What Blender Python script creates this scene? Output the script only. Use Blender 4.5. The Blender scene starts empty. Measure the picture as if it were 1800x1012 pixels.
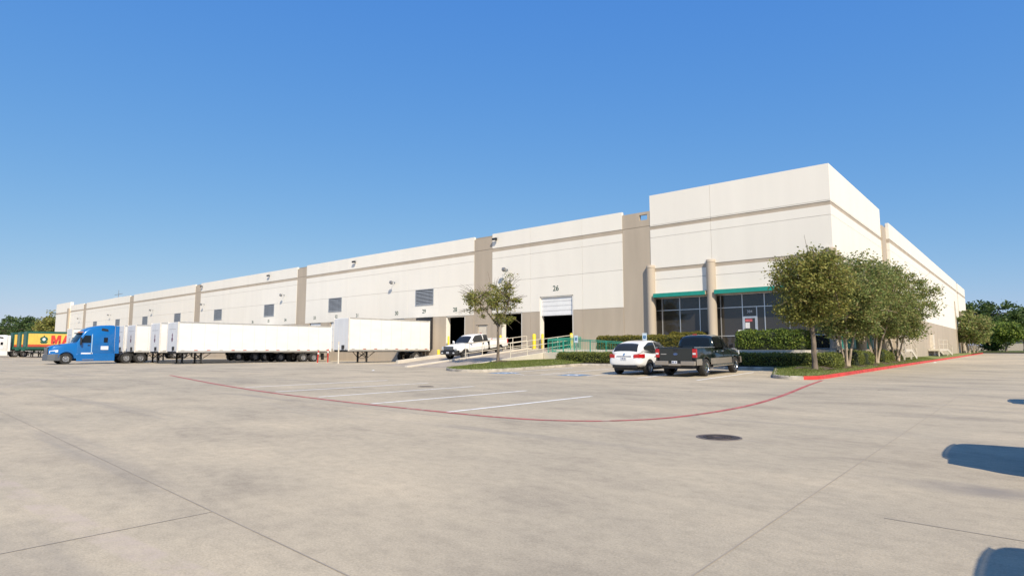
import bpy, bmesh, math, random
import numpy as np
from mathutils import Vector, Matrix
R = math.radians
random.seed(7); rng = np.random.default_rng(11)
scene = bpy.context.scene
COL = scene.collection
# ------------------------------------------------------------------ camera
cd = bpy.data.cameras.new('camera'); cam = bpy.data.objects.new('camera', cd); COL.objects.link(cam)
cam.location = (0, 0, 1.31); cam.rotation_euler = (R(95.771), 0, R(40.852))
cd.sensor_width = 36; cd.lens = 21.0; cd.clip_start = 0.1; cd.clip_end = 4000
scene.camera = cam
# ------------------------------------------------------------------ sky, sun, exposure
SUN_EL = 41.0; SUN_H = Vector((0.84, -0.54, 0)).normalized()       # horizontal direction towards the sun
world = bpy.data.worlds.new('World'); scene.world = world; world.use_nodes = True
wn = world.node_tree.nodes; wl = world.node_tree.links
sky = wn.new('ShaderNodeTexSky'); sky.sky_type = 'NISHITA'; sky.sun_disc = False
sky.sun_elevation = R(SUN_EL); sky.sun_rotation = math.atan2(SUN_H.x, SUN_H.y)
sky.air_density = 1.0; sky.dust_density = 0.35; sky.ozone_density = 2.6; sky.altitude = 0
# the photograph's colour rendering of a clear sky: one tone curve per channel over the whole dome
sep = wn.new('ShaderNodeSeparateColor'); com = wn.new('ShaderNodeCombineColor'); wl.new(sky.outputs['Color'], sep.inputs[0])
for i, (gain, power) in enumerate(((0.73,0.96),(1.70,0.57),(5.05,0.15))):
    pw = wn.new('ShaderNodeMath'); pw.operation = 'POWER'; pw.inputs[1].default_value = power; wl.new(sep.outputs[i], pw.inputs[0])
    ml = wn.new('ShaderNodeMath'); ml.operation = 'MULTIPLY'; ml.inputs[1].default_value = gain; wl.new(pw.outputs[0], ml.inputs[0]); wl.new(ml.outputs[0], com.inputs[i])
wl.new(com.outputs[0], wn['Background'].inputs['Color']); wn['Background'].inputs['Strength'].default_value = 0.10
sd = bpy.data.lights.new('sun', 'SUN'); sun = bpy.data.objects.new('sun', sd); COL.objects.link(sun)
sd.energy = 5.0; sd.angle = R(0.53); sd.color = (1.0, 0.885, 0.70)
tosun = Vector((SUN_H.x*math.cos(R(SUN_EL)), SUN_H.y*math.cos(R(SUN_EL)), math.sin(R(SUN_EL))))
sun.rotation_euler = tosun.to_track_quat('Z', 'Y').to_euler(); sun.location = (60, -60, 80)
vs = scene.view_settings
vs.view_transform = 'Standard'; vs.look = 'None'; vs.gamma = 1.0; vs.use_curve_mapping = False
vs.exposure = 0.20

# ------------------------------------------------------------------ helpers
def smooth(x, a, b):
    t = np.clip((x-a)/(b-a), 0.0, 1.0); return t*t*(3-2*t)
def ground_z(x, y):
    stalls = 0.018*np.clip(y-24, 0.0, 9.0)*smooth(-x, 7.2, 10.5)*smooth(x, -31, -24)
    road = 0.003*np.clip(y-28, 0.0, 1e4)*smooth(x, -12, -7)
    court = -0.2*smooth(-x, 42, 68)
    return stalls + road + court
def line_dist(x, y, pts):
    """distance from points to a polyline"""
    P = np.array(pts, float); x = np.asarray(x, float); y = np.asarray(y, float); best = np.full(x.shape, 1e9)
    for (ax, ay), (bx, by) in zip(P[:-1], P[1:]):
        dx, dy = bx-ax, by-ay; t = np.clip(((x-ax)*dx+(y-ay)*dy)/(dx*dx+dy*dy+1e-12), 0, 1)
        best = np.minimum(best, np.hypot(x-ax-t*dx, y-ay-t*dy))
    return best

MATS = {}
def mat(name, col, rough=0.6, metal=0.0, var=0.06, scale=3.0, bump=0.0, bscale=40.0, spec=0.5, coat=0.0, stretch=None, per_piece=0.0, worn=None):
    """principled material whose colour wanders a little with object-space noise"""
    if name in MATS: return MATS[name]
    m = bpy.data.materials.new(name); m.use_nodes = True
    nt = m.node_tree; b = nt.nodes['Principled BSDF']
    b.inputs['Roughness'].default_value = rough; b.inputs['Metallic'].default_value = metal
    b.inputs['Specular IOR Level'].default_value = spec
    if coat: b.inputs['Coat Weight'].default_value = coat; b.inputs['Coat Roughness'].default_value = 0.08
    tc = nt.nodes.new('ShaderNodeTexCoord'); src = tc.outputs['Object']
    if stretch:
        mp = nt.nodes.new('ShaderNodeMapping'); mp.inputs['Scale'].default_value = stretch
        nt.links.new(src, mp.inputs['Vector']); src = mp.outputs['Vector']
    nz = nt.nodes.new('ShaderNodeTexNoise'); nz.inputs['Scale'].default_value = scale; nz.inputs['Detail'].default_value = 5
    nt.links.new(src, nz.inputs['Vector'])
    rp = nt.nodes.new('ShaderNodeValToRGB')
    lo = [max(0, c*(1-var*1.6)) for c in col]; hi = [min(1, c*(1+var)) for c in col]
    rp.color_ramp.elements[0].position = 0.3; rp.color_ramp.elements[0].color = (*lo, 1)
    rp.color_ramp.elements[1].position = 0.7; rp.color_ramp.elements[1].color = (*hi, 1)
    nt.links.new(nz.outputs['Fac'], rp.inputs['Fac']); csrc = rp.outputs['Color']
    if per_piece:                                   # every cast panel is a slightly different batch
        oi = nt.nodes.new('ShaderNodeObjectInfo'); mr = nt.nodes.new('ShaderNodeMapRange'); nt.links.new(oi.outputs['Random'], mr.inputs['Value'])
        mr.inputs['To Min'].default_value = 1-per_piece; mr.inputs['To Max'].default_value = 1+per_piece*0.5
        vm = nt.nodes.new('ShaderNodeVectorMath'); vm.operation = 'SCALE'; nt.links.new(csrc, vm.inputs[0]); nt.links.new(mr.outputs[0], vm.inputs['Scale']); csrc = vm.outputs[0]
    if worn:                                        # paint rubbed through to the concrete: (under colour, share)
        n3 = nt.nodes.new('ShaderNodeTexNoise'); n3.inputs['Scale'].default_value = 4.5; n3.inputs['Detail'].default_value = 9; n3.inputs['Roughness'].default_value = 0.72
        nt.links.new(tc.outputs['Object'], n3.inputs['Vector']); r3 = nt.nodes.new('ShaderNodeValToRGB')
        p = 0.32+worn[1]*0.36; r3.color_ramp.elements[0].position = p-0.05; r3.color_ramp.elements[1].position = p+0.08
        r3.color_ramp.elements[0].color = (1,1,1,1); r3.color_ramp.elements[1].color = (0,0,0,1)
        nt.links.new(n3.outputs['Fac'], r3.inputs['Fac']); mx = nt.nodes.new('ShaderNodeMix'); mx.data_type = 'RGBA'
        nt.links.new(r3.outputs['Color'], mx.inputs[0]); nt.links.new(csrc, mx.inputs[6]); mx.inputs[7].default_value = (*worn[0], 1); csrc = mx.outputs[2]
    nt.links.new(csrc, b.inputs['Base Color'])
    if bump:
        n2 = nt.nodes.new('ShaderNodeTexNoise'); n2.inputs['Scale'].default_value = bscale; n2.inputs['Detail'].default_value = 4
        nt.links.new(src, n2.inputs['Vector'])
        bp = nt.nodes.new('ShaderNodeBump'); bp.inputs['Strength'].default_value = bump; bp.inputs['Distance'].default_value = 0.02
        nt.links.new(n2.outputs['Fac'], bp.inputs['Height']); nt.links.new(bp.outputs['Normal'], b.inputs['Normal'])
    MATS[name] = m; return m

class MB:
    """collects faces, then becomes ONE mesh object"""
    def __init__(s): s.v = []; s.f = []; s.m = []
    def add(s, vs, fs, mi=0):
        n = len(s.v); s.v += [tuple(p) for p in vs]
        s.f += [tuple(n+i for i in f) for f in fs]; s.m += [mi]*len(fs); return s
    def box(s, x0, x1, y0, y1, z0, z1, mi=0):
        v = [(x0,y0,z0),(x1,y0,z0),(x1,y1,z0),(x0,y1,z0),(x0,y0,z1),(x1,y0,z1),(x1,y1,z1),(x0,y1,z1)]
        return s.add(v, [(3,2,1,0),(4,5,6,7),(0,1,5,4),(1,2,6,5),(2,3,7,6),(3,0,4,7)], mi)
    def bar(s, a, b, w, h=None, mi=0):
        a = Vector(a); b = Vector(b); h = h or w; d = (b-a).normalized()
        up = Vector((0,0,1)) if abs(d.z) < 0.95 else Vector((1,0,0))
        x = d.cross(up).normalized()*w/2; z = x.cross(d).normalized()*h/2
        v = [p+sx*x+sz*z for p in (a, b) for sx, sz in ((-1,-1),(1,-1),(1,1),(-1,1))]
        return s.add(v, [(0,1,2,3),(7,6,5,4),(0,4,5,1),(1,5,6,2),(2,6,7,3),(3,7,4,0)], mi)
    def tube(s, pts, rad, n=8, mi=0):
        pts = [Vector(p) for p in pts]; rad = rad if isinstance(rad, (list, tuple)) else [rad]*len(pts)
        vs = []; fs = []
        for i, p in enumerate(pts):
            d = (pts[min(i+1, len(pts)-1)]-pts[max(i-1, 0)]).normalized()
            up = Vector((0,0,1)) if abs(d.z) < 0.9 else Vector((1,0,0))
            x = d.cross(up).normalized(); y = x.cross(d)
            vs += [p+rad[i]*(math.cos(2*math.pi*k/n)*x+math.sin(2*math.pi*k/n)*y) for k in range(n)]
        for i in range(len(pts)-1):
            for k in range(n): fs.append((i*n+k, i*n+(k+1) % n, (i+1)*n+(k+1) % n, (i+1)*n+k))
        fs.append(tuple(range(n))[::-1]); fs.append(tuple((len(pts)-1)*n+k for k in range(n)))
        return s.add(vs, fs, mi)
    def cyl(s, c, r, z0, z1, n=20, mi=0): return s.tube([(c[0],c[1],z0),(c[0],c[1],z1)], r, n, mi)
    def lathe(s, prof, n=28, mi=0, axis='X', c=(0,0,0)):
        """prof: list of (along, radius) revolved about X or Z"""
        vs = []; fs = []; k = len(prof)
        for i in range(n):
            a = 2*math.pi*i/n
            for u, r in prof:
                p = (u, r*math.cos(a), r*math.sin(a)) if axis == 'X' else (r*math.cos(a), r*math.sin(a), u)
                vs.append((p[0]+c[0], p[1]+c[1], p[2]+c[2]))
        for i in range(n):
            j = (i+1) % n
            for q in range(k-1): fs.append((i*k+q, j*k+q, j*k+q+1, i*k+q+1))
        return s.add(vs, fs, mi)
    def prism(s, poly, a0, a1, axis='X', mi=0):
        """polygon of (u, v) extruded along axis: X -> (y,z), Y -> (x,z), Z -> (x,y)"""
        P = {'X': lambda u,v,w: (w,u,v), 'Y': lambda u,v,w: (u,w,v), 'Z': lambda u,v,w: (u,v,w)}[axis]
        n = len(poly); vs = [P(u,v,a0) for u,v in poly]+[P(u,v,a1) for u,v in poly]
        fs = [tuple(range(n))[::-1], tuple(range(n, 2*n))]+[(i,(i+1) % n, n+(i+1) % n, n+i) for i in range(n)]
        return s.add(vs, fs, mi)
    def loft(s, rings, mi=0, cap=True):
        n = len(rings[0]); vs = [p for r in rings for p in r]; fs = []
        for i in range(len(rings)-1):
            for k in range(n): fs.append((i*n+k, i*n+(k+1) % n, (i+1)*n+(k+1) % n, (i+1)*n+k))
        if cap: fs.append(tuple(range(n))[::-1]); fs.append(tuple((len(rings)-1)*n+k for k in range(n)))
        return s.add(vs, fs, mi)
    def grid(s, pts, mi=0):
        """pts[i][j] -> sheet"""
        a = len(pts); b = len(pts[0]); vs = [p for row in pts for p in row]
        return s.add(vs, [(i*b+j, (i+1)*b+j, (i+1)*b+j+1, i*b+j+1) for i in range(a-1) for j in range(b-1)], mi)
    def build(s, name, mats, parent=None, smooth_deg=None, bevel=0, world=False, subsurf=0, cutters=None, solid=0, fix=True):
        me = bpy.data.meshes.new(name); v = s.v
        if world and parent is not None:
            o = Vector((0,0,0)); q = parent
            while q is not None: o += q.location; q = q.parent
            v = [(p[0]-o.x, p[1]-o.y, p[2]-o.z) for p in v]
        me.from_pydata(v, [], s.f)
        for m in (mats if isinstance(mats, (list, tuple)) else [mats]): me.materials.append(m)
        me.polygons.foreach_set('material_index', s.m)
        if fix:
            bm = bmesh.new(); bm.from_mesh(me); bmesh.ops.recalc_face_normals(bm, faces=bm.faces); bm.to_mesh(me); bm.free()
        ob = bpy.data.objects.new(name, me); COL.objects.link(ob)
        if subsurf or bevel or cutters or solid:
            if solid: md = ob.modifiers.new('s', 'SOLIDIFY'); md.thickness = solid; md.offset = 0
            if subsurf: md = ob.modifiers.new('u', 'SUBSURF'); md.levels = md.render_levels = subsurf
            tmp = []
            for c in (cutters or []):
                cm = bpy.data.meshes.new('c'); cm.from_pydata(c.v, [], c.f)
                b2 = bmesh.new(); b2.from_mesh(cm); bmesh.ops.recalc_face_normals(b2, faces=b2.faces); b2.to_mesh(cm); b2.free()
                co = bpy.data.objects.new('c', cm); COL.objects.link(co); tmp.append(co)
                md = ob.modifiers.new('b', 'BOOLEAN'); md.operation = 'DIFFERENCE'; md.object = co; md.solver = 'EXACT'
            if bevel: md = ob.modifiers.new('v', 'BEVEL'); md.width = bevel; md.segments = 2; md.limit_method = 'ANGLE'; md.angle_limit = R(35)
            dg = bpy.context.evaluated_depsgraph_get(); new = bpy.data.meshes.new_from_object(ob.evaluated_get(dg))
            ob.modifiers.clear(); ob.data = new; new.name = name; bpy.data.meshes.remove(me)
            for co in tmp: d = co.data; bpy.data.objects.remove(co); bpy.data.meshes.remove(d)
        if smooth_deg:
            ob.data.polygons.foreach_set('use_smooth', [True]*len(ob.data.polygons)); ob.data.set_sharp_from_angle(angle=R(smooth_deg))
        if parent is not None: ob.parent = parent
        return ob

def tag(o, label=None, cat=None, group=None, kind=None):
    for k, v in (('label', label), ('category', cat), ('group', group), ('kind', kind)):
        if v: o[k] = v
    return o
def thing(name, label, cat, loc=(0,0,0), rotz=0, group=None):
    o = bpy.data.objects.new(name, None); o.empty_display_size = 0.3; COL.objects.link(o)
    o.location = loc; o.rotation_euler = (0, 0, rotz); return tag(o, label, cat, group)
def put(data_ob, parent, loc=(0,0,0), rot=(0,0,0), name=None):
    c = data_ob.copy(); COL.objects.link(c); c.parent = parent; c.location = loc; c.rotation_euler = rot
    if name: c.name = name
    return c
def copy_tree(o, parent=None):
    c = o.copy(); COL.objects.link(c); c.parent = parent
    for ch in list(o.children): copy_tree(ch, c)
    return c
def text(name, body, size, m, parent, loc, rot=(R(90),0,0), depth=0.006, align='CENTER', xs=1.0, bold=0.0):
    cu = bpy.data.curves.new(name, 'FONT'); cu.body = body; cu.size = size; cu.extrude = depth; cu.align_x = align; cu.align_y = 'CENTER'; cu.offset = bold
    t = bpy.data.objects.new('t', cu); COL.objects.link(t)
    dg = bpy.context.evaluated_depsgraph_get(); me = bpy.data.meshes.new_from_object(t.evaluated_get(dg))
    bpy.data.objects.remove(t); bpy.data.curves.remove(cu)
    me.materials.clear(); me.materials.append(m)
    ob = bpy.data.objects.new(name, me); COL.objects.link(ob); ob.parent = parent
    o = Vector((0,0,0)); q = parent
    while q is not None: o += q.location; q = q.parent
    ob.location = Vector(loc)-o; ob.rotation_euler = rot; ob.scale = (xs,1,1); return ob

# ------------------------------------------------------------------ materials
M_white = mat('painted_concrete_white', (0.80,0.765,0.695), 0.75, var=0.018, scale=0.9, bump=0.10, bscale=60, stretch=(1,1,0.12), per_piece=0.02)
M_tan = mat('painted_concrete_tan', (0.445,0.378,0.30), 0.75, var=0.06, scale=0.9, bump=0.10, bscale=60, stretch=(1,1,0.15), per_piece=0.05)
M_joint = mat('joint_sealant', (0.335,0.29,0.235), 0.8)
M_conc = mat('cast_concrete', (0.55,0.50,0.43), 0.85, var=0.14, scale=1.5, bump=0.3, bscale=30)
M_curb = mat('curb_concrete', (0.46,0.42,0.36), 0.9, var=0.22, scale=2.5, bump=0.4, bscale=25)
M_redcurb = mat('red_curb_paint', (0.62,0.05,0.04), 0.55, var=0.18, scale=2.0, bump=0.2, bscale=30, worn=((0.36,0.16,0.12), 0.12))
M_teal = mat('teal_paint', (0.015,0.27,0.215), 0.45, var=0.06)
M_teal_rail = mat('teal_rail_paint', (0.03,0.30,0.22), 0.45, var=0.08)
M_alu = mat('aluminium', (0.62,0.64,0.66), 0.35, 0.7, var=0.05)
M_grey_metal = mat('grey_metal', (0.26,0.28,0.30), 0.5, 0.4)
M_louver = mat('louver_metal', (0.33,0.36,0.40), 0.5, 0.1, var=0.1)
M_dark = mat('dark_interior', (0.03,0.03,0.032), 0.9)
M_black = mat('black_plastic', (0.018,0.018,0.02), 0.5)
M_rubber = mat('tyre_rubber', (0.028,0.027,0.027), 0.85, var=0.25, scale=6, bump=0.3, bscale=60)
M_chrome = mat('chrome', (0.75,0.75,0.75), 0.15, 1.0, var=0.03)
M_steel = mat('steel_wheel', (0.55,0.55,0.56), 0.3, 0.85, var=0.08)
M_yellow = mat('yellow_bollard_paint', (0.75,0.58,0.03), 0.5, var=0.08)
M_cream_rail = mat('cream_rail_paint', (0.66,0.60,0.50), 0.5, var=0.06)
M_door = mat('white_door_steel', (0.78,0.79,0.80), 0.5, var=0.03)
M_number = mat('green_number_paint', (0.012,0.06,0.04), 0.6)
M_white_paint = mat('white_line_paint', (0.84,0.83,0.80), 0.7, var=0.08, scale=5, worn=((0.44,0.38,0.31), 0.14))
M_red_paint = mat('red_line_paint', (0.46,0.10,0.095), 0.75, var=0.25, scale=3, worn=((0.42,0.35,0.29), 0.20))
M_blue_paint = mat('blue_marking_paint', (0.16,0.27,0.42), 0.75, var=0.2, scale=4)
M_chassis = mat('chassis_black', (0.025,0.024,0.024), 0.6, var=0.2)
M_trailer = mat('trailer_white', (0.76,0.76,0.745), 0.35, var=0.03, scale=0.6, stretch=(1,1,3))
M_trailer_front = mat('trailer_front_panel', (0.62,0.64,0.68), 0.45, var=0.05, scale=1.2, stretch=(1,1,0.3))
M_rail_alu = mat('trailer_rail', (0.52,0.51,0.49), 0.4, 0.4, var=0.08)
M_redref = mat('red_reflector', (0.5,0.03,0.02), 0.4)
M_amber = mat('amber_lens', (0.8,0.25,0.02), 0.3)
M_taillight = mat('red_lens', (0.45,0.012,0.015), 0.15, coat=0.6)
M_lens = mat('clear_lens', (0.72,0.74,0.76), 0.12, coat=0.5)
M_plate = mat('licence_plate', (0.74,0.76,0.80), 0.4)
M_bark = mat('bark', (0.17,0.135,0.105), 0.9, var=0.35, scale=8, bump=0.6, bscale=20, stretch=(1,1,0.3))
M_bark_pale = mat('pale_bark', (0.42,0.34,0.26), 0.85, var=0.3, scale=7, bump=0.4, bscale=20, stretch=(1,1,0.25))
M_mulch = mat('mulch', (0.125,0.085,0.065), 0.95, var=0.5, scale=14, bump=0.9, bscale=22)
def glass(name, tint, rough=0.03, clear=0.35, spec=0.6):
    m = bpy.data.materials.new(name); m.use_nodes = True; nt = m.node_tree; b = nt.nodes['Principled BSDF']; out = nt.nodes['Material Output']
    b.inputs['Base Color'].default_value = (*tint, 1); b.inputs['Roughness'].default_value = rough; b.inputs['Specular IOR Level'].default_value = spec
    tr = nt.nodes.new('ShaderNodeBsdfTransparent'); tr.inputs['Color'].default_value = (0.55,0.56,0.56,1)
    mx = nt.nodes.new('ShaderNodeMixShader'); mx.inputs['Fac'].default_value = clear
    nt.links.new(b.outputs[0], mx.inputs[1]); nt.links.new(tr.outputs[0], mx.inputs[2]); nt.links.new(mx.outputs[0], out.inputs['Surface'])
    return m
M_glass = glass('tinted_office_glass', (0.06,0.054,0.047), 0.02, 0.35, 1.0)
M_carglass = glass('car_glass', (0.012,0.014,0.016), 0.03, 0.25)
def leafmat(name, cols, rough=0.55):
    m = bpy.data.materials.new(name); m.use_nodes = True; nt = m.node_tree; b = nt.nodes['Principled BSDF']; out = nt.nodes['Material Output']
    g = nt.nodes.new('ShaderNodeNewGeometry'); rp = nt.nodes.new('ShaderNodeValToRGB')
    n = len(cols); els = rp.color_ramp.elements
    while len(els) < n: els.new(0.5)
    for i, c in enumerate(cols): els[i].position = i/(n-1); els[i].color = (*c, 1)
    nt.links.new(g.outputs['Random Per Island'], rp.inputs['Fac']); nt.links.new(rp.outputs['Color'], b.inputs['Base Color'])
    b.inputs['Roughness'].default_value = rough; b.inputs['Specular IOR Level'].default_value = 0.3
    tl = nt.nodes.new('ShaderNodeBsdfTranslucent'); nt.links.new(rp.outputs['Color'], tl.inputs['Color'])
    mx = nt.nodes.new('ShaderNodeMixShader'); mx.inputs['Fac'].default_value = 0.38
    nt.links.new(b.outputs[0], mx.inputs[1]); nt.links.new(tl.outputs[0], mx.inputs[2]); nt.links.new(mx.outputs[0], out.inputs['Surface'])
    return m
L_oak = leafmat('oak_leaves', [(0.12,0.15,0.04),(0.22,0.24,0.062),(0.33,0.32,0.08),(0.25,0.19,0.07)])
L_myrtle = leafmat('myrtle_leaves', [(0.10,0.145,0.042),(0.185,0.24,0.07),(0.29,0.31,0.10),(0.23,0.18,0.08)])
L_dark = leafmat('dark_tree_leaves', [(0.04,0.07,0.022),(0.075,0.125,0.036),(0.12,0.17,0.05)])
L_hedge = leafmat('hedge_leaves', [(0.09,0.12,0.032),(0.18,0.215,0.052),(0.28,0.29,0.075)])
L_hedge_gold = leafmat('golden_hedge_leaves', [(0.10,0.115,0.025),(0.21,0.20,0.038),(0.32,0.26,0.055)])  # yellower leaf colours of the golden hedges
L_bush = leafmat('bush_leaves', [(0.065,0.115,0.024),(0.14,0.21,0.038),(0.28,0.33,0.062)])
L_grass = leafmat('grass_blades', [(0.10,0.14,0.03),(0.17,0.22,0.045),(0.27,0.26,0.09)])
# ------------------------------------------------------------------ the ground
ARC = (-9.02, 54.14, 52.88)
def pavement_material():
    m = bpy.data.materials.new('weathered_concrete_paving'); m.use_nodes = True; nt = m.node_tree; N = nt.nodes; Lk = nt.links
    b = N['Principled BSDF']; b.inputs['Roughness'].default_value = 0.88; b.inputs['Specular IOR Level'].default_value = 0.25
    tc = N.new('ShaderNodeTexCoord')
    def noise(scale, detail, sx=1, sy=1, rot=0, rough=0.55):
        mp = N.new('ShaderNodeMapping'); mp.inputs['Scale'].default_value = (sx, sy, 1); mp.inputs['Rotation'].default_value = (0,0,rot)
        nz = N.new('ShaderNodeTexNoise'); nz.inputs['Scale'].default_value = scale; nz.inputs['Detail'].default_value = detail; nz.inputs['Roughness'].default_value = rough
        Lk.new(tc.outputs['Object'], mp.inputs['Vector']); Lk.new(mp.outputs['Vector'], nz.inputs['Vector']); return nz.outputs['Fac']
    def ramp(fac, stops):
        r = N.new('ShaderNodeValToRGB'); e = r.color_ramp.elements
        while len(e) < len(stops): e.new(0.5)
        for i, (p, c) in enumerate(stops): e[i].position = p; e[i].color = (*c, 1)
        Lk.new(fac, r.inputs['Fac']); return r.outputs['Color']
    def mix(a, b2, fac, mode='MIX'):
        x = N.new('ShaderNodeMix'); x.data_type = 'RGBA'; x.blend_type = mode
        if isinstance(fac, float): x.inputs[0].default_value = fac
        else: Lk.new(fac, x.inputs[0])
        Lk.new(a, x.inputs[6]); Lk.new(b2, x.inputs[7]); return x.outputs[2]
    big = ramp(noise(0.10, 3, 1, 1), [(0.30,(0.378,0.328,0.252)), (0.5,(0.448,0.382,0.284)), (0.7,(0.487,0.41,0.30))])
    mid = ramp(noise(0.6, 11, 0.6, 1.0, 0.25, 0.68), [(0.33,(0.74,0.74,0.755)), (0.46,(0.96,0.96,0.96)), (0.54,(1.03,1.03,1.02)), (0.68,(1.17,1.155,1.125))])
    fine = ramp(noise(7.0, 9, 0.75, 1, 0.2, 0.75), [(0.28,(0.82,0.82,0.82)), (0.52,(1,1,1)), (0.76,(1.12,1.12,1.11))])
    speck = ramp(noise(60.0, 4, 1, 1, 0, 0.75), [(0.30,(0.77,0.77,0.77)), (0.5,(1,1,1)), (0.70,(1.15,1.15,1.15))])
    c = mix(mix(mix(big, mid, 1.0, 'MULTIPLY'), fine, 1.0, 'MULTIPLY'), speck, 1.0, 'MULTIPLY')
    # long tyre scuffs, darker, running with the traffic
    sc = ramp(noise(0.9, 4, 0.10, 1.3, 0.62, 0.6), [(0.56,(0,0,0)), (0.72,(1,1,1))])
    dk = N.new('ShaderNodeRGB'); dk.outputs[0].default_value = (0.25,0.225,0.20,1)
    sf = N.new('ShaderNodeMath'); sf.operation = 'MULTIPLY'; sf.inputs[1].default_value = 0.55
    bw = N.new('ShaderNodeRGBToBW'); Lk.new(sc, bw.inputs[0]); Lk.new(bw.outputs[0], sf.inputs[0])
    c = mix(c, dk.outputs[0], sf.outputs[0])
    # small round oil drips
    vo = N.new('ShaderNodeTexVoronoi'); vo.inputs['Scale'].default_value = 0.42; Lk.new(tc.outputs['Object'], vo.inputs['Vector'])
    dr = ramp(vo.outputs['Distance'], [(0.012,(1,1,1)), (0.03,(0,0,0))]); bw2 = N.new('ShaderNodeRGBToBW'); Lk.new(dr, bw2.inputs[0])
    blk = N.new('ShaderNodeRGB'); blk.outputs[0].default_value = (0.06,0.055,0.05,1)
    c = mix(c, blk.outputs[0], bw2.outputs[0])
    # the big oily stain beside the parked cars
    mp = N.new('ShaderNodeMapping'); mp.inputs['Location'].default_value = (0.32,-7.15,0)
    Lk.new(tc.outputs['Object'], mp.inputs['Vector'])
    sp = N.new('ShaderNodeMapping'); sp.inputs['Scale'].default_value = (0.85,1.5,0); sp.inputs['Rotation'].default_value = (0,0,R(20)); Lk.new(mp.outputs['Vector'], sp.inputs['Vector'])
    ln = N.new('ShaderNodeVectorMath'); ln.operation = 'LENGTH'; Lk.new(sp.outputs['Vector'], ln.inputs[0])
    nz = noise(3.0, 4); ad = N.new('ShaderNodeMath'); ad.operation = 'MULTIPLY_ADD'; Lk.new(nz, ad.inputs[0]); ad.inputs[1].default_value = 0.7; Lk.new(ln.outputs['Value'], ad.inputs[2])
    st = ramp(ad.outputs[0], [(0.40,(0.75,0.75,0.75)), (1.0,(0,0,0))]); bw3 = N.new('ShaderNodeRGBToBW'); Lk.new(st, bw3.inputs[0])
    c = mix(c, dk.outputs[0], bw3.outputs[0])
    # an old curved line, almost gone: an arc of slightly paler, pinkish paint
    am = N.new('ShaderNodeMapping'); am.inputs['Location'].default_value = (-ARC[0],-ARC[1],0); am.inputs['Scale'].default_value = (1,1,0); Lk.new(tc.outputs['Object'], am.inputs['Vector'])
    al = N.new('ShaderNodeVectorMath'); al.operation = 'LENGTH'; Lk.new(am.outputs['Vector'], al.inputs[0])
    ab = N.new('ShaderNodeMath'); ab.operation = 'SUBTRACT'; Lk.new(al.outputs['Value'], ab.inputs[0]); ab.inputs[1].default_value = ARC[2]
    aa = N.new('ShaderNodeMath'); aa.operation = 'ABSOLUTE'; Lk.new(ab.outputs[0], aa.inputs[0])
    ar = ramp(aa.outputs[0], [(0.085,(1,1,1)), (0.12,(0,0,0))]); wn2 = ramp(noise(2.2, 8, 1, 1, 0, 0.7), [(0.42,(0,0,0)), (0.62,(0.6,0.6,0.6))])
    mm = mix(ar, wn2, 1.0, 'MULTIPLY'); bw4 = N.new('ShaderNodeRGBToBW'); Lk.new(mm, bw4.inputs[0])
    pk = N.new('ShaderNodeRGB'); pk.outputs[0].default_value = (0.52,0.425,0.36,1); c = mix(c, pk.outputs[0], bw4.outputs[0])
    Lk.new(c, b.inputs['Base Color'])
    bp = N.new('ShaderNodeBump'); bp.inputs['Strength'].default_value = 0.35; bp.inputs['Distance'].default_value = 0.01
    Lk.new(noise(45.0, 5), bp.inputs['Height']); Lk.new(bp.outputs['Normal'], b.inputs['Normal'])
    return m
M_pave = pavement_material()
def axis(lo, hi, a, b, step, grow=1.35):
    xs = list(np.arange(a, b+1e-6, step)); s = step; x = a
    while x > lo: s *= grow; x -= s; xs.insert(0, max(lo, x))
    s = step; x = b
    while x < hi: s *= grow; x += s; xs.append(min(hi, x))
    return sorted(set(round(float(q), 3) for q in xs))
gx = axis(-1500, 1200, -75, 12, 1.5); gy = axis(-900, 2200, -6, 66, 1.5)
g = MB(); g.grid([[(x, y, ground_z(x, y)) for y in gy] for x in gx])
pavement = tag(g.build('pavement', M_pave, smooth_deg=60), kind='structure')

def ribbon(name, pts, w, m, lift=0.004, step=1.0, parent=pavement):
    P = [Vector((x, y, 0)) for x, y in pts]; Q = [P[0]]
    for a, b in zip(P[:-1], P[1:]):
        n = max(1, int((b-a).length/step)); Q += [a.lerp(b, (i+1)/n) for i in range(n)]
    rows = []
    for i, p in enumerate(Q):
        d = (Q[min(i+1, len(Q)-1)]-Q[max(i-1, 0)]).normalized(); nrm = Vector((-d.y, d.x, 0))*w/2
        rows.append([(q.x, q.y, ground_z(q.x, q.y)+lift) for q in (p-nrm, p+nrm)])
    mb = MB(); mb.grid(rows); return mb.build(name, m, parent)
def curve(pts, n=8):
    """Catmull-Rom through the points"""
    P = [Vector((*p, 0)) for p in pts]; P = [2*P[0]-P[1]]+P+[2*P[-1]-P[-2]]; out = []
    for i in range(1, len(P)-2):
        for k in range(n):
            t = k/n; a, b, c, d = P[i-1:i+3]
            q = 0.5*((2*b)+(c-a)*t+(2*a-5*b+4*c-d)*t*t+(3*b-a-3*c+d)*t**3); out.append((q.x, q.y))
    return out+[(P[-2].x, P[-2].y)]
# expansion joints in the slab
for pts in ([(-1.55,-8),(-1.62,30)], [(-45,3.6),(-15.1,2.56),(-3.06,2.11),(-1.6,2.06)], [(-5.12,-8),(-5.08,2.18)], [(-0.95,5.52),(9,5.2)],
            [(-6.7,32.2),(9,31.6)], [(-6.6,52),(9,52)], [(-60,11.5),(-34,13.2)], [(-45,20.2),(-1.6,20.6)]):
    ribbon('expansion_joint', pts, 0.011, M_joint, 0.003, 2.0)
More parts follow.
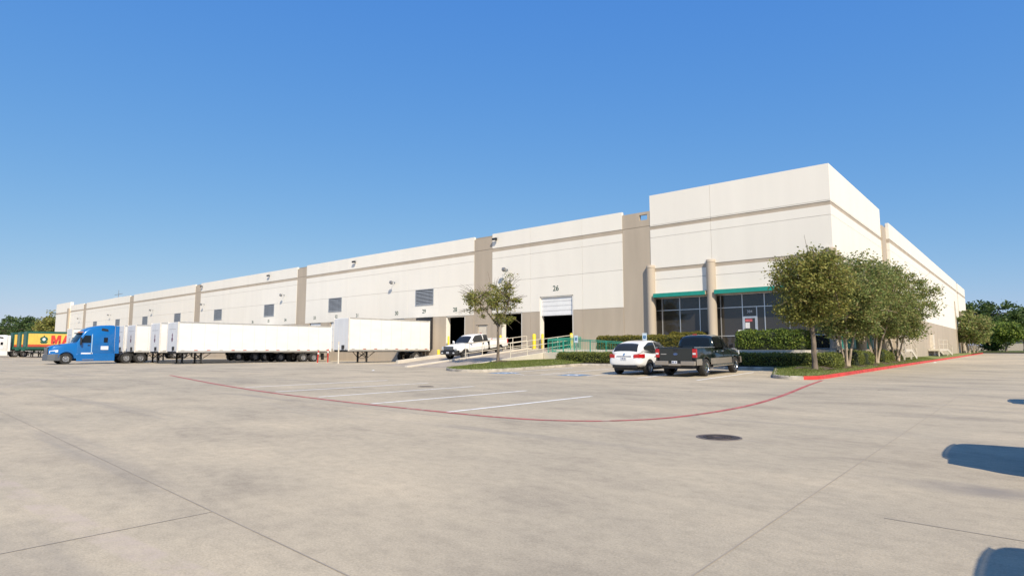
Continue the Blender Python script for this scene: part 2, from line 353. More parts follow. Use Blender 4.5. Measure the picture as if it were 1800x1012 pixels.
# fire lane and stall lines
ribbon('fire_lane_line', curve([(-32.0,11.4),(-25.31,10.15),(-21,9.42),(-16.99,8.89),(-13.03,8.6),(-9.26,8.56),(-7.48,8.66),(-6.44,9.04),(-5.69,9.77),(-5.19,11.06),(-5.0,13.74),(-5.3,17.39),(-6.1,23.2),(-6.6,27.2)], 6), 0.13, M_red_paint, 0.005, 0.4)
for k, (y0, y1) in enumerate([(8.55,14.05),(8.72,14.55),(8.98,15.0),(9.2,15.3),(9.55,15.5)]):
    ribbon('parking_line', [(-9.22-2.74*k, y0), (-9.25-2.74*k, y1)], 0.125, M_white_paint)
for x in (-10.55,-13.28,-16.0,-18.75,-21.5):
    ribbon('parking_line', [(x, 23.9), (x, 30.6)], 0.12, M_white_paint)
ribbon('parking_line', [(-21.4,24.6),(-19.0,22.9),(-17.6,24.2)], 0.10, M_white_paint, 0.008)
for cx, cy in ((-21.3,24.0),(-17.05,24.4)):
    ribbon('accessible_marking', [(cx-0.65,cy),(cx+0.65,cy)], 1.3, M_blue_paint, 0.006, 0.4)
    def mk(pts, w): return ribbon('accessible_symbol', [(cx+u, cy+v) for u, v in pts], w, M_white_paint, 0.011, 0.2)
    mk([(0.30,-0.08),(0.22,-0.30),(0,-0.40),(-0.22,-0.28),(-0.30,-0.02),(-0.18,0.14)], 0.10); mk([(-0.05,0.36),(-0.02,-0.02),(0.24,-0.04),(0.36,-0.36)], 0.11); mk([(-0.1,0.50),(0.02,0.50)], 0.13)
# (the faded old line at lower left is worn into the slab's own surface, see pavement_material)
# cast-iron covers set in the slab
def cover(name, label, x, y, r):
    t = thing(name, label, 'manhole cover', (x, y, ground_z(x, y)))
    a = MB(); a.lathe([(0.002,r*1.09),(0.008,r*1.08),(0.008,r*0.985),(0.002,r*0.98)], 40, axis='Z'); a.build('ring', mat('rusty_ring', (0.20,0.17,0.15), 0.8, 0.2, var=0.3), t)
    d = MB(); d.lathe([(0.004,0.0001),(0.004,r*0.30),(0.011,r*0.31),(0.011,r*0.38),(0.004,r*0.39),(0.004,r*0.62),(0.011,r*0.63),(0.011,r*0.72),(0.004,r*0.73),(0.004,r*0.97)], 40, axis='Z')
    d.build('lid', mat('cast_iron', (0.075,0.06,0.055), 0.7, 0.3, var=0.35, scale=9), t)
    k = MB()
    for i in range(24):
        a2 = 2*math.pi*i/24; c, s2 = math.cos(a2), math.sin(a2); k.bar((r*0.42*c,r*0.42*s2,0.008),(r*0.58*c,r*0.58*s2,0.008), 0.02, 0.008)
    tag(k.build('tread_studs', MATS['cast_iron'], t), kind='stuff')
cover('manhole_cover', 'round dark iron manhole cover in the open concrete', -3.58, 8.82, 0.30)
cover('drain_cover', 'small dark drain cover between the white stall lines', -15.89, 13.82, 0.26)

# ------------------------------------------------------------------ curbs, islands, lawn
def kerb(name, pts, m, w=0.15, h=0.15, close=False, parent=None, z=None):
    mb = MB(); P = [Vector((*p, 0)) for p in pts]; rings = []
    for i, p in enumerate(P):
        d = (P[min(i+1, len(P)-1)]-P[max(i-1, 0)]).normalized(); n = Vector((-d.y, d.x, 0))
        zz = ground_z(p.x, p.y)
        rings.append([(*(p+n*u).xy, zz+v) for u, v in ((0,-0.1),(w,-0.1),(w,h-0.012),(w-0.03,h),(0.03,h),(0,h-0.03))])
    mb.loft(rings); return tag(mb.build(name, m, parent, smooth_deg=30), kind='structure')
def dense(pts, step=2.0):
    out = [pts[0]]
    for a, b in zip(pts[:-1], pts[1:]):
        n = max(1, int(math.dist(a, b)/step)); out += [(a[0]+(b[0]-a[0])*(i+1)/n, a[1]+(b[1]-a[1])*(i+1)/n) for i in range(n)]
    return out
def sheet(name, poly, zf, m, kind='structure', step=0.6):
    """triangulated, subdivided polygon that follows zf(x, y)"""
    bm = bmesh.new(); vs = [bm.verts.new((*p, 0)) for p in dense(poly+[poly[0]], step)[:-1]]; bm.faces.new(vs)
    bmesh.ops.triangulate(bm, faces=bm.faces)
    for _ in range(5):
        es = [e for e in bm.edges if e.calc_length() > step*2]
        if not es: break
        bmesh.ops.subdivide_edges(bm, edges=es, cuts=1); bmesh.ops.triangulate(bm, faces=bm.faces)
    for v in bm.verts: v.co.z = float(zf(v.co.x, v.co.y))
    bmesh.ops.recalc_face_normals(bm, faces=bm.faces)
    if sum(f.normal.z for f in bm.faces) < 0: bmesh.ops.reverse_faces(bm, faces=bm.faces)
    me = bpy.data.meshes.new(name); bm.to_mesh(me); bm.free(); me.materials.append(m)
    o = bpy.data.objects.new(name, me); COL.objects.link(o); return tag(o, kind=kind)
M_lawn = mat('lawn', (0.19,0.215,0.06), 0.95, var=0.4, scale=5, bump=0.8, bscale=40)
def blades(name, region, n, zf, h=0.07, m=L_grass):
    """short grass, region(rng)->(x, y) samples"""
    xy = region(n); k = len(xy); a = rng.uniform(0, 2*math.pi, k); hh = rng.uniform(0.5, 1.2, k)*h; w = rng.uniform(0.006, 0.014, k)*1.6
    z = np.asarray(zf(xy[:,0], xy[:,1])); c, s = np.cos(a), np.sin(a); lean = rng.uniform(-0.05, 0.05, (k, 2))
    V = np.empty((k, 3, 3)); V[:,0] = np.stack([xy[:,0]-c*w, xy[:,1]-s*w, z], 1); V[:,1] = np.stack([xy[:,0]+c*w, xy[:,1]+s*w, z], 1)
    V[:,2] = np.stack([xy[:,0]+lean[:,0], xy[:,1]+lean[:,1], z+hh], 1)
    me = bpy.data.meshes.new(name); me.vertices.add(k*3); me.loops.add(k*3); me.polygons.add(k)
    me.vertices.foreach_set('co', V.ravel()); me.loops.foreach_set('vertex_index', np.arange(k*3)); me.polygons.foreach_set('loop_start', np.arange(k)*3)
    me.update(calc_edges=True); me.materials.append(m); o = bpy.data.objects.new(name, me); COL.objects.link(o); return o
def in_poly(poly):
    P = np.array(poly)
    def f(n):
        lo, hi = P.min(0), P.max(0); q = rng.uniform(lo, hi, (n, 2)); ins = np.zeros(n, bool); j = len(P)-1
        for i in range(len(P)):
            c = ((P[i,1] > q[:,1]) != (P[j,1] > q[:,1])) & (q[:,0] < (P[j,0]-P[i,0])*(q[:,1]-P[i,1])/(P[j,1]-P[i,1]+1e-12)+P[i,0])
            ins ^= c; j = i
        return q[ins]
    return f
# island with the small oak, left of the accessible stalls
isl = curve([(-28.75,29.6),(-27.9,26.4),(-26.3,24.5),(-24.4,23.75),(-23.0,24.3),(-22.65,26.2),(-22.75,30.0),(-22.75,33.3)], 6)
kerb('island_curb', isl, M_curb)
isl_poly = isl+[(-22.75,36.9),(-28.75,36.9)]
isl_z = lambda x, y: ground_z(x, y)+0.125+0.16*smooth(line_dist(x, y, isl), 0.15, 2.0)+0.012*np.clip(y-28, 0, 8)+0.10*np.exp(-((x+27.1)**2+(y-29.9)**2)/0.8)
sheet('island_lawn', isl_poly, isl_z, M_lawn)
tag(blades('island_grass', in_poly(isl_poly), 26000, isl_z), 'short green grass on the island by the ramp', 'grass', kind='stuff')
sheet('tree_mulch', [(-27.1+1.15*math.cos(a)*(1+0.12*math.sin(3*a)), 29.9+0.95*math.sin(a)) for a in np.linspace(0, 2*math.pi, 24)[:-1]], lambda x, y: isl_z(x, y)+0.012+0.05*max(0, 1-((x+27.1)**2+(y-29.9)**2)), M_mulch)
# planting strip along the building side, red curb on the road
kerb('stall_curb', dense([(-22.75,33.3),(-21.9,33.55),(-10.4,33.3)], 1.5), M_curb)
nose = curve([(-10.4,33.3),(-9.85,31.6),(-9.0,28.6),(-8.55,27.35),(-7.9,27.0),(-7.3,27.15)], 5)
kerb('nose_curb', nose, M_curb)
red = curve([(-7.3,27.15),(-6.95,27.7),(-6.82,29.5),(-6.82,40)], 5)[:-1]+dense([(-6.82,40),(-6.82,142)], 3)+curve([(-6.82,142),(-7.3,145.5),(-9,148)], 5)[1:]
kerb('red_curb', red, M_redcurb)
strip_z = lambda x, y: ground_z(x, y)*(x > -9.5)+ground_z(np.maximum(x, -10.4), np.minimum(y, 33.5))*(x <= -9.5)+0.125+0.15*smooth(line_dist(x, y, nose+red[:40]), 0.15, 1.4)
strip_poly = nose+red[1:]+[(-12,150),(-12,34.0),(-10.4,33.3)][:-1]
sheet('side_lawn', [(x, y) for x, y in strip_poly], strip_z, M_lawn, step=0.9)
near_strip = nose+[(-6.97,27.9),(-6.97,72),(-8.8,72),(-8.8,40),(-10.0,33.4)]
tag(blades('side_grass', in_poly(near_strip), 60000, strip_z), 'patchy grass along the red curb beside the wall', 'grass', kind='stuff')
mul = [(-8.85,31.2),(-7.7,31.0),(-7.55,36),(-7.35,42),(-7.3,50),(-7.4,57),(-8.75,58.0),(-8.85,45)]
sheet('bed_mulch', mul, lambda x, y: strip_z(x, y)+0.035+0.03*math.sin(3.1*x+1.7*y), M_mulch, step=0.5)
M_bed = mat('bare_bed_soil', (0.33,0.285,0.235), 0.95, var=0.25, scale=5, bump=0.6, bscale=25)
sheet('hedge_bed', [(-22.6,33.55),(-10.4,33.5),(-10.2,35.2),(-28.6,37.3),(-28.6,36.5),(-23,36.2)], lambda x, y: ground_z(x, min(y, 33.5))+0.20, M_bed)
# grass verge behind the road's far end
sheet('far_lawn', [(-60,152),(40,152),(220,150),(220,420),(-200,420),(-60,260)], lambda x, y: ground_z(0, 150)+0.25+0.0012*(y-150), M_lawn, step=12)

# ------------------------------------------------------------------ loading ramps and terrace (concrete)
M_ramp = mat('ramp_concrete', (0.36,0.31,0.255), 0.9, var=0.15, scale=1.2, bump=0.3, bscale=30)
M_wallc = mat('pale_ramp_wall', (0.62,0.565,0.48), 0.8, var=0.08, scale=1.0, bump=0.15, bscale=30)
def ramp_z(y, y0=27.6): return min(1.25, max(-0.02, (y-y0)*0.0955))
for nm, x0, x1, dz in (('door_ramp', -33.25, -28.95, 0), ('truck_ramp', -38.6, -33.55, -0.2)):
    mb = MB(); ys = [27.6, 30, 33, 36, 38.5, 40.7, 41.95]
    mb.loft([[(x0,y,-0.4),(x1,y,-0.4),(x1,y,max(-0.02,ramp_z(y)+dz*smooth(41.6-y,0,1))+0.006),(x0,y,max(-0.02,ramp_z(y)+dz*smooth(41.6-y,0,1))+0.006)] for y in ys]); tag(mb.build(nm, M_ramp), kind='structure')
for nm, x0, x1, y0, top in (('ramp_wall', -33.55, -33.25, 27.2, 0.10), ('ramp_wall', -28.95, -28.7, 28.4, 0.10), ('ramp_wall', -38.85, -38.6, 30.6, 0.06)):
    mb = MB(); ys = [y0, 30.8, 34, 38, 40.7, 41.97]
    mb.loft([[(x0,y,-0.4),(x1,y,-0.4),(x1,y,ramp_z(y)+top),(x0,y,ramp_z(y)+top)] for y in ys])
    tag(mb.build(nm, M_wallc, bevel=0.01), kind='structure')
mb = MB(); mb.box(-28.7,-9.25,38.2,41.98,-0.2,1.22); mb.box(-21.6,-9.25,34.9,38.2,-0.2,1.22); tag(mb.build('terrace', M_wallc), kind='structure')
mb = MB(); mb.add([(-28.65,36.9,0.1),(-21.6,36.9,0.1),(-21.6,38.2,0.1),(-28.65,38.2,0.1),(-28.65,36.9,1.0),(-21.6,36.9,0.72),(-21.6,38.19,0.72),(-28.65,38.19,1.0)], [(3,2,1,0),(4,5,6,7),(0,1,5,4),(1,2,6,5),(2,3,7,6),(3,0,4,7)])
tag(mb.build('walkway_ramp', M_wallc), kind='structure')
# ------------------------------------------------------------------ the warehouse
FL = 1.25                                                           # floor level, dock height
WH = thing('warehouse', 'long low cream and tan tilt-up concrete warehouse with corner office tower', 'building', (-9.18, 42, 0))
def W(mb, name, m, bevel=0, smooth_deg=None, parent=WH): return mb.build(name, m, parent, world=True, bevel=bevel, smooth_deg=smooth_deg)
def slab_x(x0, x1, z0, z1, holes, y0, y1):
    """wall piece in the x-z plane with rectangular holes"""
    xs = sorted({x0, x1, *[min(max(v, x0), x1) for h in holes for v in h[:2]]}); zs = sorted({z0, z1, *[min(max(v, z0), z1) for h in holes for v in h[2:]]}); mb = MB()
    for a, b in zip(xs[:-1], xs[1:]):
        col = []
        for c, d in zip(zs[:-1], zs[1:]):
            if any(h[0]-1e-4 <= a and b <= h[1]+1e-4 and h[2]-1e-4 <= c and d <= h[3]+1e-4 for h in holes): continue
            if col and abs(col[-1][1]-c) < 1e-6: col[-1][1] = d
            else: col.append([c, d])
        for c, d in col: mb.box(a, b, y0, y1, c, d)
    return mb
STACK = [(0.0,4.575,'t'), (4.595,7.595,'w'), (7.615,9.885,'w'), (9.905,10.56,'w'), (10.56,10.92,'b'), (10.92,12.33,'w')]
def front_panel(x0, x1, holes, base=-0.2):
    for z0, z1, k in STACK:
        z0 = base if z0 == 0 else z0
        hs = [h for h in holes if h[3] > z0 and h[2] < z1 and h[1] > x0 and h[0] < x1]
        y0 = 42.03 if k == 'b' else 42.0
        mb = slab_x(x0, x1, z0, z1, hs, y0, 42.25)
        W(mb, {'t':'wainscot_panel','w':'wall_panel','b':'trim_band'}[k], {'t':M_tan,'w':M_white,'b':M_tan}[k])
doors = {26:(-33.05,-29.4,FL,5.89), 27:(-37.6,-35.1,FL,4.63), 28:(-45.28,-42.5,FL,4.57), 29:(-50.04,-47.29,FL,4.58)}
for n, c in ((30,-53.4),(31,-60.83),(32,-65.3),(33,-70.2),(34,-77.8),(35,-82.5),(36,-87.3),(37,-92.1),(38,-97.0),(39,-101.8)): doors[n] = (c-1.37, c+1.37, FL, 4.575)
holes = list(doors.values())
def bay(x0, x1, joints):
    xs = [x0]+joints+[x1]
    for a, b in zip(xs[:-1], xs[1:]): front_panel(a+0.009, b-0.009, holes)
bay(-38.84,-24.5,[-34.1,-28.42])
bay(-72.6,-41.3,[-67.4,-62.9,-56.7,-51.5,-46.3])
bay(-106.4,-75.0,[-101.0,-95.5,-90.2,-85.0,-79.8])
bay(-139.8,-108.8,[-134.6,-129.4,-124.2,-119.0,-113.9])
bay(-173.2,-142.2,[-168.0,-162.8,-157.6,-152.4,-147.2])
bay(-187.2,-175.6,[-181.4])
# dark sealant behind the open joints
mb = MB(); mb.box(-187.2,-24.5,42.27,42.29,6.0,12.25); W(mb, 'joint_backing', M_joint)
# recessed tan pilaster panels between the bays
dr27 = (-40.75,-39.55,FL,3.55)
for x0, x1 in ((-24.5,-22.0),(-41.3,-38.84),(-75.0,-72.6),(-108.8,-106.4),(-142.2,-139.8),(-175.6,-173.2)):
    hs = [(-22.95,-22.25,11.42,11.85)] if x0 == -24.5 else ([dr27] if x0 == -41.3 else [])
    W(slab_x(x0+0.012, x1-0.012, -0.2, 10.87, hs, 42.035, 42.3), 'pilaster_panel', M_tan); W(slab_x(x0+0.012, x1-0.012, 10.9, 12.06, hs, 42.035, 42.3), 'pilaster_panel', M_tan)
mb = MB(); mb.box(-40.73,-39.57,42.10,42.16,FL,3.53); pd = W(mb, 'personnel_door', M_cream_rail)
mb = MB(); mb.box(-39.8,-39.68,42.04,42.10,2.2,2.3); W(mb, 'handle', M_grey_metal, parent=pd)
mb = MB(); mb.box(-40.95,-39.35,41.98,42.03,3.60,3.68); W(mb, 'door_hood', M_tan)
# far end tower
for z0, z1, m in ((-0.2,10.4,M_white),(10.4,10.8,M_tan),(10.8,13.25,M_white)):
    mb = MB(); mb.box(-201.0,-187.2,41.9 if m is M_white else 41.93,42.6,z0,z1); W(mb, 'wall_panel' if m is M_white else 'trim_band', m)
mb = MB(); mb.box(-188.6,-187.15,41.6,41.9,-0.2,11.6); W(mb, 'pilaster_panel', M_tan)
# shell: roof, back and end walls, floor
mb = MB(); mb.box(-200.9,-9.3,42.5,141.0,11.3,11.5); W(mb, 'roof', M_tan)
mb = MB(); mb.box(-200.9,-9.3,140.75,141.0,-0.2,12.3); W(mb, 'back_wall', M_tan)
mb = MB(); mb.box(-200.9,-200.65,42.6,140.7,-0.2,12.3); W(mb, 'end_wall', M_white)
mb = MB(); mb.box(-200.6,-22.5,42.31,140.7,-0.15,FL); W(mb, 'floor_slab', M_conc)
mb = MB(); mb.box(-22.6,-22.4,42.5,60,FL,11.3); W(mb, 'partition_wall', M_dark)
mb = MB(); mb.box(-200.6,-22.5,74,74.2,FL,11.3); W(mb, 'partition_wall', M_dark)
# door furniture: jambs, half-open sectional door, closed dock doors, numbers
def jamb(d):
    mb = MB(); x0, x1, z0, z1 = d
    mb.box(x0-0.02,x0+0.10,42.02,42.5,z0,z1-0.1); mb.box(x1-0.10,x1+0.02,42.02,42.5,z0,z1-0.1); mb.box(x0+0.1,x1-0.1,42.05,42.5,z1-0.1,z1)
    W(mb, 'door_frame', M_white)
for n in (26,27,28): jamb(doors[n])
def sections(d, zs, label=None):
    x0, x1 = d[0]+0.11, d[1]-0.11
    o = None
    for a, b in zip(zs[:-1], zs[1:]):
        mb = MB(); mb.box(x0,x1,42.16,42.21,a+0.008,b-0.008); mb.box(x0+0.06,x1-0.06,42.148,42.16,a+0.07,b-0.07)
        if o is None: o = W(mb, 'overhead_door', M_door)
        else: W(mb, 'door_section', M_door, parent=o)
    return o
sections(doors[26], [4.18,4.58,5.0,5.4,5.78])
for n in (30,31,32,33,34,35,36,37,38,39): sections(doors[n], [FL,2.08,2.91,3.74,4.56])
mb = MB(); mb.box(-50.04,-49.5,42.0,42.2,FL,4.5); mb.box(-47.75,-47.3,41.75,42.2,FL,4.5); mb.box(-49.5,-47.75,41.75,42.2,4.15,4.5); W(mb, 'dock_seal', M_black)
for n, x, z, s in ((26,-31.23,6.54,0.66),(27,-36.35,5.2,0.60),(28,-43.95,5.2,0.60),(29,-48.72,5.22,0.60),(30,-53.37,5.2,0.60),(31,-60.83,5.22,0.58),(32,-65.3,5.22,0.58),(33,-70.28,5.24,0.58),(34,-77.76,5.2,0.58),(35,-82.5,5.2,0.58),(36,-87.31,5.2,0.58)):
    text('door_number', str(n), s, M_number, WH, (x, 41.995, z), bold=0.008)
# louvred vents
slat = None
for i, x in enumerate((-48.66,-65.58,-82.4,-99.25,-116.0,-132.4,-149.0,-165.2)):
    mb = MB(); x0, x1, z0, z1 = x-1.45, x+1.45, 5.9, 7.58
    for a in ((x0,x1,z0,z0+0.07),(x0,x1,z1-0.07,z1),(x0,x0+0.07,z0+0.07,z1-0.07),(x1-0.07,x1,z0+0.07,z1-0.07)): mb.box(a[0],a[1],41.93,41.998,a[2],a[3])
    lv = W(mb, 'louver_vent', M_louver)
    mb = MB(); mb.box(x0+0.07,x1-0.07,41.985,41.997,z0+0.07,z1-0.07); W(mb, 'backing', M_black, parent=lv)
    n = 10
    for k in range(n):
        z = z0+0.13+k*(z1-z0-0.2)/n
        if slat is None:
            mb = MB(); mb.add([(-1.375,-0.055,-0.025),(1.375,-0.055,-0.025),(1.375,0,0.045),(-1.375,0,0.045),(-1.375,-0.055,-0.037),(1.375,-0.055,-0.037),(1.375,0,0.033),(-1.375,0,0.033)], [(0,1,2,3),(7,6,5,4),(0,4,5,1),(2,6,7,3),(1,5,6,2),(3,7,4,0)])
            slat = mb.build('slat', M_louver, lv); c = slat
        else: c = put(slat, lv)
        c.location = (x-WH.location.x, 41.985-WH.location.y, z)
# ------------------------------------------------------------------ office tower
TZ = [(5.5,6.57,'w'), (6.59,7.2,'w'), (7.2,7.48,'b'), (7.48,9.885,'w'), (9.905,10.53,'w'), (10.53,10.80,'b'), (10.80,10.865,'w'), (10.885,13.27,'w')]
for x0, x1 in ((-22.0,-17.14),(-17.12,-9.18)):
    for z0, z1, k in TZ:
        mb = MB(); mb.box(x0,x1,42.03 if k == 'b' else 42.0,42.3,z0,z1); W(mb, 'trim_band' if k == 'b' else 'wall_panel', M_tan if k == 'b' else M_white)
mb = MB(); mb.box(-22,-9.5,42.31,42.34,6,13.2); mb.box(-9.5,-9.47,42.34,59,6,13.2); W(mb, 'joint_backing', M_joint)
for z0, z1, k in TZ:
    mb = MB(); mb.box(-9.44,-9.21 if k == 'b' else -9.18,42.3,59.3,z0,z1); W(mb, 'trim_band' if k == 'b' else 'wall_panel', M_tan if k == 'b' else M_white)
mb = MB(); mb.box(-22.0,-21.75,42.3,59.3,5.5,13.2); mb.box(-21.75,-9.44,59.05,59.3,0,13.2); W(mb, 'rear_parapet', M_white)
mb = MB(); mb.box(-21.7,-9.5,42.35,59.0,12.3,12.5); W(mb, 'roof', M_tan)
# base, ceiling and back of the glazed recess
mb = MB(); mb.box(-22.0,-9.18,42.0,59.3,-0.2,FL); W(mb, 'base_wall', M_tan)
mb = MB(); mb.box(-22.0,-9.5,42.3,59.0,5.16,5.48); W(mb, 'soffit', M_tan)
mb = MB(); mb.box(-22.35,-22.0,42.31,42.9,FL,5.5); W(mb, 'reveal_wall', M_tan)
mb = MB(); mb.box(-21.9,-10.2,46.2,46.4,FL,5.16); W(mb, 'inner_wall', mat('office_wall', (0.55,0.50,0.43), 0.8, var=0.35, scale=0.7, stretch=(1.6,1,0.15)))
# canopy fascia
for x0, x1 in ((-21.64,-17.55),(-16.86,-9.66)):
    mb = MB(); mb.box(x0,x1,41.52,41.60,5.17,5.47); W(mb, 'canopy_fascia', M_teal, bevel=0.008)
    mb = MB(); mb.box(x0,x1,41.60,42.3,5.20,5.44); W(mb, 'canopy_deck', M_tan)
mb = MB(); mb.box(-8.92,-8.84,42.4,58.6,5.17,5.47); W(mb, 'canopy_fascia', M_teal)
mb = MB(); mb.box(-9.5,-8.92,42.4,58.6,5.20,5.44); W(mb, 'canopy_deck', M_tan)
# round columns
def column(x, y, top=7.72):
    mb = MB(); mb.lathe([(1.2,0.0001),(1.2,0.33),(top-0.24,0.33),(top-0.235,0.315),(top-0.215,0.315),(top-0.21,0.335),(top-0.03,0.335),(top,0.31),(top,0.0001)], 32, axis='Z', c=(x,y,0))
    W(mb, 'column', M_tan, smooth_deg=40)
for x, y in ((-22.0,41.95),(-17.2,41.95),(-9.3,41.95),(-9.05,48.2),(-9.05,55.2)): column(x, y, 7.72 if y < 45 else 5.15)
# storefront: panes and mullions in the plane y = 42.6
GY = 42.6
mul_x = [-21.98,-21.42,-19.96,-18.39,-16.82,-15.26,-13.74,-12.14,-10.7,-9.7]
zrow = [FL+0.05,2.2,4.22,5.14]
DX = (-15.26,-14.28)
for i, x in enumerate(mul_x):
    mb = MB(); mb.box(x-0.03,x+0.03,GY-0.05,GY+0.06,FL,5.16); W(mb, 'mullion', M_alu)
mb = MB(); mb.box(DX[1]-0.03,DX[1]+0.03,GY-0.05,GY+0.06,FL,4.19); W(mb, 'mullion', M_alu)
for a, b in zip(mul_x[:-1], mul_x[1:]):
    isdoor = abs(a-DX[0]) < 0.01
    for z in zrow:
        if isdoor and z < 4: continue
        mb = MB(); mb.box(a+0.03,b-0.03,GY-0.045,GY+0.055,z-0.028,z+0.028); W(mb, 'transom', M_alu)
    for z0, z1 in zip(zrow[:-1], zrow[1:]):
        x0, x1 = a, b
        if isdoor and z1 < 4.5: x0 = DX[1]
        mb = MB(); mb.box(x0+0.03,x1-0.03,GY,GY+0.012,z0+0.028,z1-0.028); W(mb, 'pane', M_glass)
mb = MB(); mb.box(DX[0]+0.03,DX[1]-0.03,GY,GY+0.012,3.56,4.19); W(mb, 'pane', M_glass)
dm = MB(); x0, x1 = DX[0]+0.03, DX[1]-0.03
for a in ((x0,x1,3.42,3.56),(x0,x1,FL,FL+0.2),(x0,x0+0.11,FL+0.2,3.42),(x1-0.11,x1,FL+0.2,3.42)): dm.box(a[0],a[1],GY-0.05,GY+0.05,a[2],a[3])
od = W(dm, 'entrance_door', M_alu)
mb = MB(); mb.box(x0+0.11,x1-0.11,GY,GY+0.012,FL+0.2,3.42); W(mb, 'pane', M_glass, parent=od)
mb = MB(); mb.bar((x1-0.16,GY-0.09,2.1),(x1-0.16,GY-0.09,2.5),0.03); W(mb, 'handle', M_chrome, parent=od)
text('unit_number', '384', 0.26, M_plate, WH, (-14.78,GY-0.012,3.88), depth=0.004)
M_notice = mat('paper_notice', (0.70,0.70,0.70), 0.7, var=0.08, scale=30)
for nm, x0, x1, z0, z1, m in (('red_notice',-15.1,-14.62,3.18,3.36,mat('red_notice', (0.55,0.12,0.14), 0.6, var=0.3, scale=14)),('notice',-15.1,-14.8,2.72,3.12,M_notice),('notice',-15.62,-15.32,2.26,2.62,M_notice)):
    mb = MB(); mb.box(x0,x1,GY-0.012,GY-0.004,z0,z1); W(mb, nm, m)
# right-hand side of the office: teal panels under glass
ys = [42.6,45.2,48.2,51.6,55.2,58.8]
for a, b in zip(ys[:-1], ys[1:]):
    mb = MB(); mb.box(-9.62,-9.56,a+0.04,b-0.04,FL+0.05,2.65); W(mb, 'teal_panel', M_teal)
    mb = MB(); mb.box(-9.62,-9.605,a+0.04,b-0.04,2.72,5.15); W(mb, 'pane', M_glass)
    mb = MB(); mb.box(-9.66,-9.54,a-0.04,a+0.04,FL,5.16); W(mb, 'mullion', M_alu)
    mb = MB(); mb.box(-9.65,-9.55,a+0.04,b-0.04,2.65,2.72); W(mb, 'transom', M_alu)
# ------------------------------------------------------------------ right-hand facade
def side_panel(y0, y1, x=-8.83):
    for z0, z1, k in STACK:
        z0 = -0.2 if z0 == 0 else z0
        if k == 't': z1 = 4.3
        if k == 'w' and z0 == 4.595: z0 = 4.32
        mb = MB(); mb.box(x-0.25, x-(0.03 if k == 'b' else 0), y0+0.009, y1-0.009, z0, z1); W(mb, {'t':'wainscot_panel','w':'wall_panel','b':'trim_band'}[k], {'t':M_tan,'w':M_white,'b':M_tan}[k])
mb = MB(); mb.box(-9.35,-9.06,59.3,61.0,-0.2,11.9); W(mb, 'pilaster_panel', M_tan)
ys = [61.0]+[61+7.9*k for k in range(1,8)]+[124.2]
for a, b in zip(ys[:-1], ys[1:]): side_panel(a, b)
mb = MB(); mb.box(-9.35,-9.06,124.2,126.4,-0.2,12.0); W(mb, 'pilaster_panel', M_tan)
side_panel(126.4,133.5); side_panel(133.5,141.0)
mb = MB(); mb.box(-9.12,-9.10,61,141,4.5,12.2); W(mb, 'joint_backing', M_joint)
mb = MB(); mb.lathe([(0.1,0.0001),(0.1,0.32),(7.5,0.32),(7.5,0.0001)], 20, axis='Z', c=(-8.5,125.3,0)); W(mb, 'column', M_tan, smooth_deg=40)
for y, z0, z1 in ((86.5,0.3,3.1),(118,0.3,8.8)):
    mb = MB(); mb.box(-8.82,-8.70,y,y+0.16,z0,z1); W(mb, 'downspout', M_tan)
mb = MB(); mb.box(-8.82,-8.5,84.2,85.5,0.2,2.9); W(mb, 'service_box', M_cream_rail)
# ------------------------------------------------------------------ fittings hung on the walls: each a thing
def flood(x, z, where):
    t = thing('wall_light', 'grey wall flood light on an arm '+where, 'light', (x,42,z), group='flood lights along the dock wall'); t.scale = (0.75,0.75,0.75)
    mb = MB(); mb.box(-0.09,0.09,-0.05,0,-0.12,0.12); mb.build('bracket', M_grey_metal, t)
    mb = MB(); mb.tube([(0,-0.04,0),(0.05,-0.3,0.12),(0.12,-0.62,0.16)], 0.03); mb.build('arm', M_grey_metal, t, smooth_deg=50)
    mb = MB(); mb.loft([[(-0.22,-0.55,-0.28),(0.30,-0.55,-0.28),(0.30,-0.62,0.10),(-0.22,-0.62,0.10)],[(-0.16,-0.95,-0.10),(0.36,-0.95,-0.10),(0.36,-0.86,0.24),(-0.16,-0.86,0.24)]]); mb.build('lamp_head', mat('lamp_housing', (0.24,0.24,0.24), 0.5, 0.3), t, bevel=0.02)
for x, w in ((-36.9,'above the doorway behind the small oak'),(-53.8,'between the two nearest louvers'),(-78.3,'just left of the second pilaster'),(-104.8,'in the third bay, left of its pilaster'),(-128.4,'in the fourth bay'),(-154.1,'in the fifth bay'),(-177.8,'in the farthest short bay')): flood(x, 8.66, w)
def camera_box(x, w):
    t = thing('security_camera', 'small dark security camera under the parapet '+w, 'camera', (x,42,11.76), group='cameras under the parapet')
    mb = MB(); mb.box(-0.10,0.10,-0.06,0,-0.10,0.10); mb.build('mount', M_grey_metal, t)
    mb = MB(); mb.tube([(0,-0.05,0),(0,-0.18,-0.02)], 0.03); mb.build('neck', M_grey_metal, t)
    mb = MB(); mb.box(-0.30,0.26,-0.34,-0.16,-0.10,0.10); mb.build('housing', M_black, t, bevel=0.02)
for x, w in ((-38.3,'beside the first pilaster'),(-61.5,'in the middle of the second bay'),(-82.7,'in the third bay'),(-105.8,'beside the third pilaster')): camera_box(x, w)
def bollard(x, y, z0, z1, w, r=0.085, m=M_yellow, nm='bollard', lab='yellow steel bollard '):
    t = thing(nm, lab+w, 'bollard', (x,y,z0), group='bollards by the doors' if m is M_yellow else None)
    mb = MB(); h = z1-z0; mb.lathe([(0,0.0001),(0,r),(h-r*0.6,r),(h-r*0.2,r*0.75),(h,0.0001)], 16, axis='Z'); mb.build('post', m, t, smooth_deg=60)
    mb = MB(); mb.lathe([(0,r+0.05),(0.025,r+0.05),(0.025,r+0.002)], 16, axis='Z'); mb.build('collar', M_conc, t)
